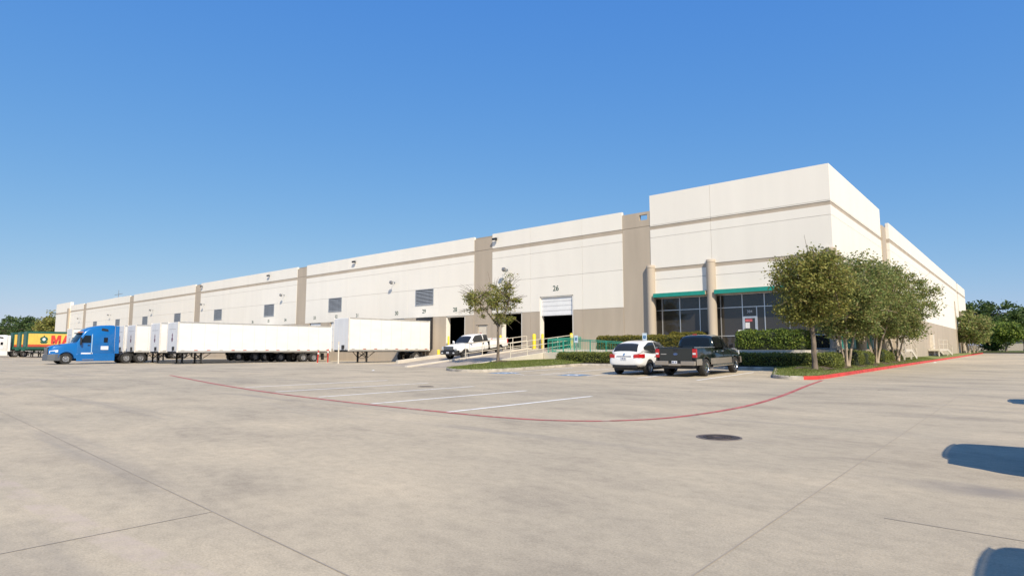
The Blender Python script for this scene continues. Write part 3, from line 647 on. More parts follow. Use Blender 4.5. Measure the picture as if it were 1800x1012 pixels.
for x, y, z0, z1, w, r in ((-33.05,41.2,FL,2.6,'left of door 26, the thick one','0.16'),(-32.55,41.75,FL,2.6,'just inside the left jamb of door 26','0.11'),(-29.2,41.4,FL,2.6,'at the right jamb of door 26','0.12'),(-37.3,41.5,FL,2.55,'behind the white pickup at door 27','0.1'),(-44.45,41.6,FL,2.56,'at the left jamb of door 28','0.1'),(-45.7,41.4,-0.05,1.2,'low on the ground left of door 28','0.14'),(-83.05,41.4,-0.2,0.75,'under the long trailer beside door 35','0.14')):
    bollard(x, y, z0, z1, w, float(r))
def marker_post(x, y, h, w, m1, lean=0.0):
    t = thing('marker_post', w, 'post', (x,y,ground_z(x,y)))
    mb = MB(); mb.tube([(0,0,0),(lean,0,h)], 0.06, 10); mb.build('pipe', m1, t, smooth_deg=50)
    mb = MB(); mb.tube([(lean*0.72,0,h*0.72),(lean*0.86,0,h*0.86)], 0.064, 10); mb.build('band', M_white_paint, t)
    mb = MB(); mb.cyl((0,0), 0.16, 0, 0.03, 14); mb.build('foot', M_conc, t)
marker_post(-50.3,30.5,1.15,'leaning red post with white band by the long trailer tail', M_redref, 0.12)
marker_post(-51.6,32.4,1.3,'upright red post with white band between the two trailers', M_redref)
marker_post(-45.5,29.6,1.9,'tall cream post at the short trailer front', M_cream_rail)
# railings
def railing(name, label, pts, m, h=1.05, rails=(1.0,0.55,0.12), post_every=1.9, r=0.024, pick=None, group=None):
    base = Vector(pts[0]); t = thing(name, label, 'railing', base, group=group)
    P = [Vector(p)-base for p in pts]; seg = list(zip(P[:-1], P[1:])); Z = Vector((0,0,1))
    for k in rails:
        mb = MB(); mb.tube([p+Z*h*k for p in P], r, 8); mb.build('rail', m, t, smooth_deg=50)
    for a, b in seg:
        n = max(1, round((b-a).length/post_every))
        for i in range(n+1):
            if i == 0 and a != P[0]: continue
            p = a.lerp(b, i/n); mb = MB(); mb.tube([p, p+Z*h], r*1.15, 8); mb.build('post', m, t, smooth_deg=50)
    if pick:
        for a, b in seg:
            n = int((b-a).length/pick)
            for i in range(1, n):
                p = a.lerp(b, i/n)
                mb = MB(); mb.bar(p+Z*h*rails[-1], p+Z*h*rails[0], 0.016); mb.build('picket', m, t)
    return t
rz = lambda y: ramp_z(y)+0.10
railing('ramp_railing', 'cream pipe railing on the far wall of the door ramp, before the white pickup', [(-33.4,33.1,rz(33.1)),(-33.4,40.6,rz(40.6))], M_cream_rail, 1.05, (1.0,0.62,0.28), 1.9, 0.026, group='ramp railings')
railing('ramp_railing', 'cream pipe railing on the near wall of the door ramp', [(-28.82,33.15,rz(33.15)),(-28.82,40.9,rz(40.9))], M_cream_rail, 1.05, (1.0,0.62,0.28), 2.1, 0.026, group='ramp railings')
railing('walkway_railing', 'sloping teal picket railing behind the clipped front hedge', [(-27.9,37.0,1.0),(-25.8,37.0,0.98),(-21.7,37.0,0.72)], M_teal_rail, 1.03, (1.0,0.90,0.06), 1.4, 0.026, 0.14, 'teal railings')
railing('walkway_railing', 'teal picket railing running back along the ramp edge to the wall', [(-28.45,37.2,1.0),(-28.45,41.7,1.22)], M_teal_rail, 1.03, (1.0,0.90,0.06), 1.5, 0.026, 0.12, 'teal railings')
# accessible parking signs
def sign(x, y, z1, w):
    z0 = ground_z(x, y)+0.12; t = thing('parking_sign', w, 'sign', (x,y,z0))
    mb = MB(); mb.tube([(0,0.02,0),(0,0.02,z1-z0)], 0.028, 8); mb.build('pole', M_grey_metal, t)
    mb = MB(); h = z1-z0; mb.box(-0.16,0.16,-0.012,-0.006,h-0.52,h); mb.build('plate', mat('sign_face', (0.62,0.74,0.84), 0.4, var=0.03), t)
    mb = MB(); mb.box(-0.095,0.095,-0.017,-0.0125,h-0.36,h-0.16); sy = mb.build('symbol_panel', mat('sign_blue', (0.02,0.16,0.36), 0.4), t)
    mb = MB(); mb.bar((-0.02,-0.02,h-0.2),(-0.01,-0.02,h-0.27),0.02,0.004); mb.bar((-0.01,-0.02,h-0.27),(0.04,-0.02,h-0.27),0.004,0.02); mb.bar((0.04,-0.02,h-0.27),(0.06,-0.02,h-0.33),0.02,0.004); mb.build('wheelchair_symbol', M_plate, t)
sign(-24.9,35.9,2.25,'pale blue accessible parking sign at the hedge end by the ramp')
sign(-18.9,35.0,2.30,'pale blue accessible parking sign behind the white crossover')
# steel stairs on the right-hand side
def stairs(y0, y1, y2, w):
    t = thing('exit_stairs', w, 'stairs', (-8.2,y0,strip_z(-8.2,y0)-0.02), group='exit stairs along the side wall')
    z = FL-t.location.z; L = y1-y0
    mb = MB(); mb.box(-0.6,0.45,0,L,z-0.22,z); mb.build('platform', M_cream_rail, t)
    for yy in (0.08, L-0.08):
        mb = MB(); mb.box(0.33,0.43,yy-0.05,yy+0.05,0,z-0.22); mb.build('leg', M_cream_rail, t)
    for sx in (0.42,-0.5):
        mb = MB(); mb.bar((sx,L,z-0.1),(sx,y2-y0,0.05),0.05,0.24); mb.build('stringer', M_cream_rail, t)
    n = 6
    for i in range(n):
        f = (i+0.6)/n; mb = MB(); yy = L+(y2-y1)*f; mb.box(-0.5,0.42,yy-0.14,yy+0.14,z*(1-f)-0.02,z*(1-f)+0.02); mb.build('tread', M_cream_rail, t)
    for k in (1.05,0.55):
        mb = MB(); mb.tube([(0.42,0,z+k),(0.42,L,z+k),(0.42,y2-y0,k)], 0.025, 8); mb.build('handrail', M_cream_rail, t, smooth_deg=50)
    for yy, zz in ((0,z),(L*0.5,z),(L,z),(y2-y0,0)):
        mb = MB(); mb.tube([(0.42,yy,zz),(0.42,yy,zz+1.05)], 0.025, 8); mb.build('baluster', M_cream_rail, t)
    mb = MB(); mb.box(-0.55,0.3,0.1,L-0.1,0.02,0.06); mb.build('dark_slab', M_dark, t)  # near-black flat slab on the ground below the platform
stairs(57.6,61.4,64.4,'cream steel exit stairs beside the last multi-trunk tree')
stairs(82.0,91.0,96.5,'long cream steel exit stairs farther along the side wall')
# rooftop mast on the far part of the roof
t = thing('roof_antenna', 'slim antenna mast with white panels above the far roof', 'antenna', (-221,62,0))
mb = MB(); mb.tube([(0,0,0),(0,0,20.0)], [0.25,0.06], 8); mb.build('mast', M_grey_metal, t)
for i, dx in enumerate((-3.6,-2.4,-1.2,1.2,2.4,3.6)):
    mb = MB(); mb.box(dx-0.3,dx+0.3,-0.3,-0.1,16.2,17.6); mb.build('antenna_panel', M_door, t)
for z in (16.6,18.6):
    mb = MB(); mb.bar((-3.8,0,z),(3.8,0,z),0.12); mb.build('crossarm', M_grey_metal, t)
# ------------------------------------------------------------------ vehicles (local +Y is forward, +X the right side, z = 0 the ground)
WHEELS = {}
def wheel(parent, x, y, r, w, style='alloy', dual=False):
    """wheel > tyre, rim ; outer face looks towards sign(x)"""
    s = 1 if x > 0 else -1; key = (r, w, style)
    if key not in WHEELS:
        rr = r*(0.62 if style != 'truck' else 0.56)
        a = MB(); a.lathe([(-w/2,rr),(-w/2,r*0.93),(-w/2+0.03,r*0.985),(-w*0.25,r),(w*0.25,r),(w/2-0.03,r*0.985),(w/2,r*0.93),(w/2,rr),(w/2-0.02,rr*0.98)], 32)
        ty = a.build('tyre', M_rubber, None, smooth_deg=40)
        b = MB(); b.lathe([(w/2-0.02,rr*0.99),(w/2-0.005,rr*0.96),(w/2-0.03,rr*0.88),(w*0.12,rr*0.84),(w*0.10,0.0001)], 28, mi=0)
        if style == 'truck':
            b.lathe([(w*0.1,rr*0.55),(w/2-0.03,rr*0.42),(w/2+0.03,rr*0.30),(w/2+0.05,rr*0.0005)], 20)
            for k in range(10): an = 2*math.pi*k/10; b.tube([(w*0.1,rr*0.66*math.cos(an),rr*0.66*math.sin(an)),(w*0.1+0.05,rr*0.66*math.cos(an),rr*0.66*math.sin(an))], 0.022, 6)
        else:
            n = 5 if style == 'alloy' else 6
            for k in range(n):
                an = 2*math.pi*k/n+0.3; c, sn = math.cos(an), math.sin(an); d = Vector((0,c,sn)); q = Vector((0,-sn,c))
                o = Vector((w/2-0.035,0,0)); wi = rr*0.15
                b.add([o+d*0.04-q*wi*1.3, o+d*0.04+q*wi*1.3, o+d*rr*0.93+q*wi, o+d*rr*0.93-q*wi]+[v+Vector((0.022,0,0)) for v in (o+d*0.04-q*wi*1.3, o+d*0.04+q*wi*1.3, o+d*rr*0.93+q*wi, o+d*rr*0.93-q*wi)], [(0,1,2,3),(7,6,5,4),(0,4,5,1),(1,5,6,2),(2,6,7,3),(3,7,4,0)])
            b.lathe([(w/2-0.02,rr*0.2),(w/2+0.0,rr*0.16),(w/2+0.0,0.0001)], 16)
        rm = b.build('rim', {'truck':M_steel,'alloy':M_steel,'chrome':M_chrome}[style], None, smooth_deg=40)
        WHEELS[key] = (ty, rm); first = True
    else: first = False
    ty, rm = WHEELS[key]
    t = ty if first else ty.copy(); m = rm if first else rm.copy()
    if not first: COL.objects.link(t); COL.objects.link(m)
    t.name = 'wheel'; t.parent = parent; t.location = (x, y, r); t.rotation_euler = (0, 0, 0 if s > 0 else math.pi)
    m.parent = t; m.location = (0,0,0)
    return t
def ring(y, zb, wb, wm, zm, wt, zt, cr):
    h = [(0,zb),(wb,zb),(wm,zb+0.12),(wm,zm),(wt,zt),(wt*0.5,zt+cr)]
    return [(x,y,z) for x, z in h]+[(-x,y,z) for x, z in reversed(h[1:])]
class Cabin:
    """greenhouse from stations (y, half width at belt, belt z, half width at roof, roof z)"""
    def __init__(s, st): s.st = st
    def at(s, y):
        st = s.st
        for a, b in zip(st[:-1], st[1:]):
            if a[0] <= y <= b[0]:
                t = (y-a[0])/(b[0]-a[0]); return [a[i]+(b[i]-a[i])*t for i in range(5)]
        return st[0] if y < st[0][0] else st[-1]
    def body(s):
        mb = MB(); rings = []
        for y, wb, zb, wr, zr in s.st:
            h = [(wb,zb),((wb*0.45+wr*0.55)+0.025,zb+(zr-zb)*0.55),(wr,zr-min(0.05,(zr-zb)*0.3)),(wr*0.6,zr)]
            rings.append([(x,y,z) for x, z in h]+[(-x,y,z) for x, z in reversed(h)])
        mb.loft(rings); return mb
    def side(s, sx, y, t, off=0.012):
        y_, wb, zb, wr, zr = s.at(y); zt = zr-min(0.05,(zr-zb)*0.3)
        if t < 0.55: u = t/0.55; x = wb+(((wb*0.45+wr*0.55)+0.025)-wb)*u; z = zb+(zr-zb)*0.55*u
        else: u = (t-0.55)/0.45; xm = (wb*0.45+wr*0.55)+0.025; zm = zb+(zr-zb)*0.55; x = xm+(wr-xm)*u; z = zm+(zt-zm)*u
        return (sx*(x+off), y, z+off*0.3)
    def window(s, sx, y0, y1, lo, hi, n=10, off=0.012):
        """lo, hi: fractions of the height as functions of f in 0..1"""
        mb = MB(); rows = []
        for i in range(n+1):
            f = i/n; y = y0+(y1-y0)*f; a, b = lo(f), hi(f); rows.append([s.side(sx, y, a+(b-a)*k/4, off) for k in range(5)])
        mb.grid(rows); return mb
    def screen(s, y0, y1, k0, k1, n=8, off=0.012):
        """front or rear screen: over the sloping roof line between y0 and y1"""
        mb = MB(); rows = []
        for i in range(n+1):
            f = i/n; y = y0+(y1-y0)*f; _, wb, zb, wr, zr = s.at(y); k = k0+(k1-k0)*f
            e = 0.01; dz = (s.at(y+e)[4]-s.at(y-e)[4])/(2*e); nl = math.hypot(1, dz); ny, nz = -dz/nl, 1/nl
            rows.append([(u*wr*k, y+ny*off, zr-0.045*abs(u)**3+nz*off) for u in (-1,-0.75,-0.4,0,0.4,0.75,1)])
        mb.grid(rows); return mb
def arch(x, y, r, w=0.5): return MB().tube([(x-w,y,r*0.98),(x+w,y,r*0.98)], r*1.14, 24)
const = lambda v: (lambda f: v)
def plate(t, y, z, txt, w=0.30, h=0.15, s=-1, x=0.0):
    mb = MB(); mb.box(x-w/2,x+w/2,y-0.006,y+0.006,z-h/2,z+h/2); p = mb.build('licence_plate', M_plate, t)
    mb = MB()
    for i in range(6):
        if i == 3: continue
        mb.box(x-0.105+i*0.036,x-0.105+i*0.036+0.024,y+s*0.009-0.001,y+s*0.009+0.001,z-0.035,z+0.035)
    tag(mb.build('plate_characters', mat('plate_ink', (0.08,0.10,0.22), 0.6), p), kind='stuff')

def crossover(label, loc, rotz, paint, group=None, name='parked_crossover', detail=True):
    t = thing(name, label, 'car', loc, rotz, group)
    B = MB(); B.loft([ring(*a) for a in ((-2.30,.50,.60,.70,.62,.66,.80,0),(-2.24,.42,.70,.86,.66,.80,1.00,.0),(-1.95,.36,.76,.905,.72,.85,1.08,.02),(-1.38,.32,.80,.915,.72,.86,1.07,.02),(-.5,.27,.82,.915,.70,.87,1.03,.02),(.4,.27,.82,.915,.68,.87,1.0,.02),(1.0,.30,.80,.915,.68,.86,.99,.03),(1.5,.33,.78,.91,.68,.82,.97,.05),(2.0,.36,.72,.87,.64,.74,.88,.04),(2.28,.42,.6,.74,.58,.6,.72,.02))])
    B.build('body', paint, t, subsurf=2, cutters=[arch(sx*0.95, y, 0.36, 0.34) for sx in (-1,1) for y in (-1.38,1.31)], smooth_deg=50)
    C = Cabin([(-2.20,.80,.98,.72,1.03),(-2.02,.83,.98,.68,1.34),(-1.78,.84,.98,.64,1.56),(-1.2,.85,.98,.64,1.65),(-.5,.85,.97,.63,1.675),(.15,.85,.96,.62,1.63),(.62,.84,.95,.62,1.42),(1.25,.80,.94,.70,1.02)])
    C.body().build('roof', paint, t, subsurf=2, smooth_deg=60)
    g = M_carglass
    C.screen(-2.13,-1.83,0.93,0.90,off=0.02).build('rear_window', g, t, smooth_deg=60)
    C.screen(0.25,1.14,0.92,0.96,off=0.02).build('windscreen', g, t, smooth_deg=60)
    for sx in (-1,1):
        C.window(sx,-1.72,-0.62, lambda f: 0.42-0.34*min(1,f*1.6), lambda f: 0.60+0.32*min(1,f*1.8)).build('side_window', g, t, smooth_deg=60)
        C.window(sx,-0.56,0.66, const(0.08), lambda f: 0.94-0.62*max(0,f-0.62)/0.38).build('side_window', g, t, smooth_deg=60)
        mb = MB(); mb.loft([[(sx*.86,.62,1.0),(sx*1.03,.60,1.0),(sx*1.03,.60,1.13),(sx*.86,.62,1.11)],[(sx*.88,.78,1.02),(sx*1.0,.74,1.02),(sx*1.0,.74,1.1),(sx*.88,.78,1.1)]]); mb.build('mirror', paint, t, bevel=0.02)
        # wrap-round tail light
        mb = MB(); mb.grid([[(sx*.89,-1.86,z),(sx*.885,-2.05,z),(sx*.80,-2.235,z),(sx*.52,-2.275,z-.02)] for z in (.83,.88,.96,1.01)]); mb.build('tail_light', M_taillight, t, solid=0.03)
        mb = MB(); mb.grid([[(sx*.84,2.02,z),(sx*.74,2.16,z),(sx*.55,2.27,z-.01)] for z in (.70,.78,.84)]); mb.build('headlight', M_lens, t, solid=0.03)
        mb = MB(); mb.box(sx*.915-0.02,sx*.915+0.02,-0.92,-0.72,0.88,0.91); mb.box(sx*.915-0.02,sx*.915+0.02,0.02,0.22,0.86,0.89); mb.build('door_handle', paint, t)
        for y in (-1.38,1.31): wheel(t, sx*0.80, y, 0.35, 0.23)
    mb = MB(); mb.box(-0.66,0.66,-2.285,-2.12,.34,.50); mb.build('rear_valance', M_black, t, bevel=0.03)
    mb = MB(); mb.box(-0.60,0.60,2.10,2.27,.36,.60); mb.build('grille', M_black, t, bevel=0.03)
    mb = MB(); mb.box(-0.40,0.40,-2.30,-2.26,.885,.93); mb.build('chrome_strip', M_chrome, t, bevel=0.01)
    mb = MB(); mb.lathe([(0.0,0.0001),(0.0,0.05),(0.012,0.045),(0.012,0.0001)], 18, axis='Z'); e = mb.build('badge', M_chrome, t); e.location = (0,-2.255,1.0); e.rotation_euler = (R(80),0,0)
    plate(t, -2.31, 0.80, '')
    mb = MB(); mb.bar((0.62,-2.02,1.03),(0.10,-2.14,1.03),0.02); mb.build('wiper', M_black, t)
    mb = MB(); mb.box(-0.7,0.7,-2.0,2.0,0.22,0.34); mb.build('underbody', M_black, t)
    return t

def pickup(label, loc, rotz, paint, lower, crew=True, wb=3.53, bed=1.75, pitch=0.0, group=None, name='parked_pickup'):
    t = thing(name, label, 'pickup truck', loc, rotz, group); t.rotation_euler = (pitch, 0, rotz)
    ra, fa = -wb/2, wb/2; yb = ra-1.10; yc = yb+bed+0.35 if crew else ra+1.18     # tail, cab back
    yf = fa+0.92; r = 0.395
    # front clip and cab lower
    B = MB(); B.loft([ring(*a) for a in ((yc,.50,.86,.975,.86,.955,1.26,0),(yc+.3,.50,.88,.985,.86,.96,1.26,0),(fa-1.0,.50,.88,.985,.86,.955,1.25,.01),(fa-.6,.50,.88,.985,.86,.93,1.24,.03),(fa,.52,.86,.985,.88,.90,1.22,.05),(fa+.6,.54,.84,.97,.86,.86,1.17,.05),(yf,.58,.80,.90,.84,.78,1.06,.03))])
    B.build('body', paint, t, subsurf=1, cutters=[arch(sx*0.97, fa, r*1.04, 0.36) for sx in (-1,1)], smooth_deg=35)
    k = yc+0.0
    C = Cabin([(k-.01,.93,1.22,.90,1.25),(k+.10,.94,1.22,.76,1.84),(k+.30,.94,1.22,.75,1.90),(k+1.0,.945,1.22,.75,1.925),(fa-1.32,.945,1.22,.75,1.89),(fa-1.15,.94,1.22,.76,1.82),(fa-.45,.90,1.20,.84,1.24)])
    C.body().build('cab', paint, t, subsurf=1, smooth_deg=50)
    C.screen(k+0.012,k+0.088,0.88,0.86,off=0.02).build('rear_window', M_carglass, t, smooth_deg=60)
    C.screen(fa-1.10,fa-.52,0.90,0.95,off=0.02).build('windscreen', M_carglass, t, smooth_deg=60)
    fr = fa-0.62; split = k+1.02 if crew else k+0.72
    for sx in (-1,1):
        C.window(sx,k+0.16,split-0.05,const(0.07),const(0.93)).build('side_window', M_carglass, t, smooth_deg=60)
        C.window(sx,split+0.05,fr,const(0.07),lambda f: 0.94-0.66*max(0,f-0.55)/0.45).build('side_window', M_carglass, t, smooth_deg=60)
        mb = MB(); mb.loft([[(sx*.95,fr-.10,1.22),(sx*1.18,fr-.14,1.24),(sx*1.18,fr-.14,1.46),(sx*.98,fr-.10,1.42)],[(sx*.96,fr+.02,1.24),(sx*1.14,fr,1.26),(sx*1.14,fr,1.44),(sx*.98,fr+.02,1.40)]]); mb.build('mirror', M_black if lower is not paint else paint, t, bevel=0.02)
        mb = MB(); mb.box(sx*.99-.02,sx*.99+.02,split-.02-.22,split-.04,1.08,1.14); mb.box(sx*.99-.02,sx*.99+.02,k+.12,k+.30,1.08,1.14)
        if not crew: mb = MB(); mb.box(sx*.99-.02,sx*.99+.02,split-.0,split+.2,1.08,1.15)
        mb.build('door_handle', M_black if lower is paint else M_chrome, t)
        for yy in ((split, fr+0.12) if crew else (split, fr+0.12)):
            mb = MB(); mb.box(sx*.978-.012,sx*.978+.012,yy-.006,yy+.006,.62,1.24); mb.build('door_seam', M_black, t)
        # bed side
        S = MB(); S.prism([(yb,.62),(k-.03,.62),(k-.03,1.30),(yb,1.30)], sx*.90, sx*.985)
        S.build('bed_side', paint, t, bevel=0.02, cutters=[arch(sx*0.97, ra, r*1.04, 0.36)], smooth_deg=35)
        mb = MB(); mb.box(min(sx*.89,sx*.995),max(sx*.89,sx*.995),yb,k-.03,1.30,1.335); mb.build('bed_rail', M_chrome if lower is not paint else paint, t, bevel=0.008)
        if lower is not paint:
            for a, b in ((yb+.02,ra-r*1.3),(ra+r*1.3,k-.03),(k+.0,fa-r*1.3)):
                mb = MB(); mb.box(min(sx*.97,sx*1.0),max(sx*.97,sx*1.0),a,b,.52,.80); mb.build('lower_panel', lower, t, bevel=0.01)
            mb = MB(); mb.tube([(sx*1.02,ra+r*1.4,.46),(sx*1.04,fa-r*1.5,.46)], 0.05, 10); mb.build('running_board', M_chrome, t, smooth_deg=50)
        # lamps
        mb = MB(); mb.box(min(sx*.80,sx*.995),max(sx*.80,sx*.995),yb-.03,yb+.10,.86,1.25); tl = mb.build('tail_light', M_taillight, t, bevel=0.02)
        mb = MB(); mb.box(min(sx*.83,sx*.97),max(sx*.83,sx*.97),yb-.038,yb-.028,1.0,1.08); mb.build('reverse_lens', M_lens, tl)
        mb = MB(); mb.loft([[(sx*.58,yf+.0,.90),(sx*.86,yf-.10,.90),(sx*.86,yf-.12,1.10),(sx*.58,yf-.02,1.12)],[(sx*.58,yf+.05,.90),(sx*.88,yf-.06,.90),(sx*.88,yf-.08,1.08),(sx*.58,yf+.03,1.10)]]); mb.build('headlight', M_lens, t, bevel=0.01)
        for y in (ra, fa): wheel(t, sx*0.85, y, r, 0.27, 'chrome' if lower is not paint else 'alloy')
    mb = MB(); mb.box(-.90,.90,yb+.05,k-.05,.72,.80); mb.box(-.90,.90,k-.10,k-.04,.80,1.30)
    for sx in (-1,1): mb.box(sx*.72-.10,sx*.72+.10,ra-.45,ra+.45,.80,1.0)
    mb.build('bed_floor', M_black, t)
    mb = MB(); mb.box(-.80,.80,yb-.02,yb+.05,.70,1.31); tg = mb.build('tailgate', paint, t, bevel=0.015)
    mb = MB(); mb.box(-.12,.12,yb-.032,yb-.018,1.18,1.25); mb.build('handle', M_black, tg, bevel=0.01)
    mb = MB(); mb.lathe([(0,0.0001),(0,0.085),(0.014,0.08),(0.014,0.0001)], 24, axis='Z'); e = mb.build('oval_badge', mat('badge_blue', (0.10,0.16,0.34), 0.3, 0.4), tg); e.location = (0,yb-.021,1.02); e.rotation_euler = (R(90),0,0); e.scale = (1.25,0.6,1)
    mb = MB(); mb.box(-.72,-.44,yb-.028,yb-.019,1.0,1.035); mb.build('name_badge', M_chrome, tg)
    mb = MB(); mb.box(-.97,-.30,yb-.17,yb-.02,.52,.71); mb.box(.30,.97,yb-.17,yb-.02,.52,.71); mb.box(-.30,.30,yb-.17,yb-.02,.50,.60); rb = mb.build('rear_bumper', lower if lower is not paint else M_chrome, t, bevel=0.02)
    mb = MB(); mb.box(-.30,.30,yb-.14,yb-.02,.60,.71); mb.build('step_pad', M_black, rb)
    plate(t, yb-.155, .66, '', 0.26, 0.12)
    mb = MB(); mb.box(-.10,.10,k+.0,k+.05,1.88,1.93); mb.build('brake_lamp', M_taillight, t, bevel=0.01)
    # face
    gm = M_black
    mb = MB(); mb.box(-.56,.56,yf-.06,yf+.05,.80,1.12); gr = mb.build('grille', gm, t, bevel=0.03)
    for z in (.88,.96,1.04):
        mb = MB(); mb.box(-.53,.53,yf+.05,yf+.07,z-.018,z+.018); mb.build('grille_bar', M_grey_metal, gr)
    mb = MB(); mb.lathe([(0,0.0001),(0,0.075),(0.014,0.07),(0.014,0.0001)], 24, axis='Z'); e = mb.build('oval_badge', MATS['badge_blue'], gr); e.location = (0,yf+.075,.97); e.rotation_euler = (R(-90),0,0); e.scale = (1.3,0.55,1)
    mb = MB(); mb.loft([[(-.98,yf-.25,.50),(-.98,yf-.25,.80),(-.98,yf-.10,.80),(-.98,yf-.06,.50)],[(-.86,yf-.1,.46),(-.86,yf-.1,.80),(-.86,yf+.12,.78),(-.86,yf+.14,.50)],[(.86,yf-.1,.46),(.86,yf-.1,.80),(.86,yf+.12,.78),(.86,yf+.14,.50)],[(.98,yf-.25,.50),(.98,yf-.25,.80),(.98,yf-.10,.80),(.98,yf-.06,.50)]])
    fb = mb.build('front_bumper', M_black if lower is paint else lower, t, bevel=0.02)
    plate(t, yf+.15, .64, '', 0.30, 0.14, 1)
    for sx in (-1,1):
        mb = MB(); mb.box(sx*.66-.10,sx*.66+.10,yf+.10,yf+.145,.55,.66); mb.build('fog_lamp', M_lens, fb, bevel=0.02)
    mb = MB(); mb.box(-.75,.75,yb+.1,yf-.3,.36,.52); mb.build('underbody', M_black, t)
    return t

P_white = mat('white_car_paint', (0.80,0.80,0.795), 0.25, var=0.01, coat=0.8)
P_green = mat('dark_green_car_paint', (0.010,0.016,0.017), 0.22, var=0.04, coat=0.9)
P_taupe = mat('taupe_car_paint', (0.33,0.29,0.245), 0.3, 0.3, var=0.04, coat=0.5)
P_silver = mat('silver_car_paint', (0.42,0.43,0.44), 0.3, 0.5, coat=0.7)
pickup('dark green crew cab pickup with taupe lower panels parked nose-in', (-12.25,28.42,ground_z(-12.25,28.4)), 0, P_green, P_taupe, True).rotation_euler.x = 0.016
crossover('white crossover parked nose-in beside the dark green pickup', (-14.88,27.75,ground_z(-14.88,27.75)), 0, P_white).rotation_euler.x = 0.016
pz = ramp_z(36.2)-0.194
pickup('white extended cab pickup heading down the loading ramp', (-35.45,36.25,pz), math.pi, P_white, P_white, False, 4.1, 2.3, pitch=-0.0955)
# cars in the row just right of the view, known by the shadows they throw across the concrete
crossover('silver crossover parked right of the view, throwing the large angular shadow', (2.80,8.78,0), -math.pi/2, P_silver, 'cars parked just right of the view').scale = (1.12,1.12,1.12)
crossover('white crossover parked nearest the camera, throwing the rounded corner shadow', (3.0,3.75,0), -math.pi/2, P_white, 'cars parked just right of the view')
crossover('silver crossover parked right of the view, throwing the thin distant shadow', (2.8,19.0,0), -math.pi/2, P_silver, 'cars parked just right of the view')

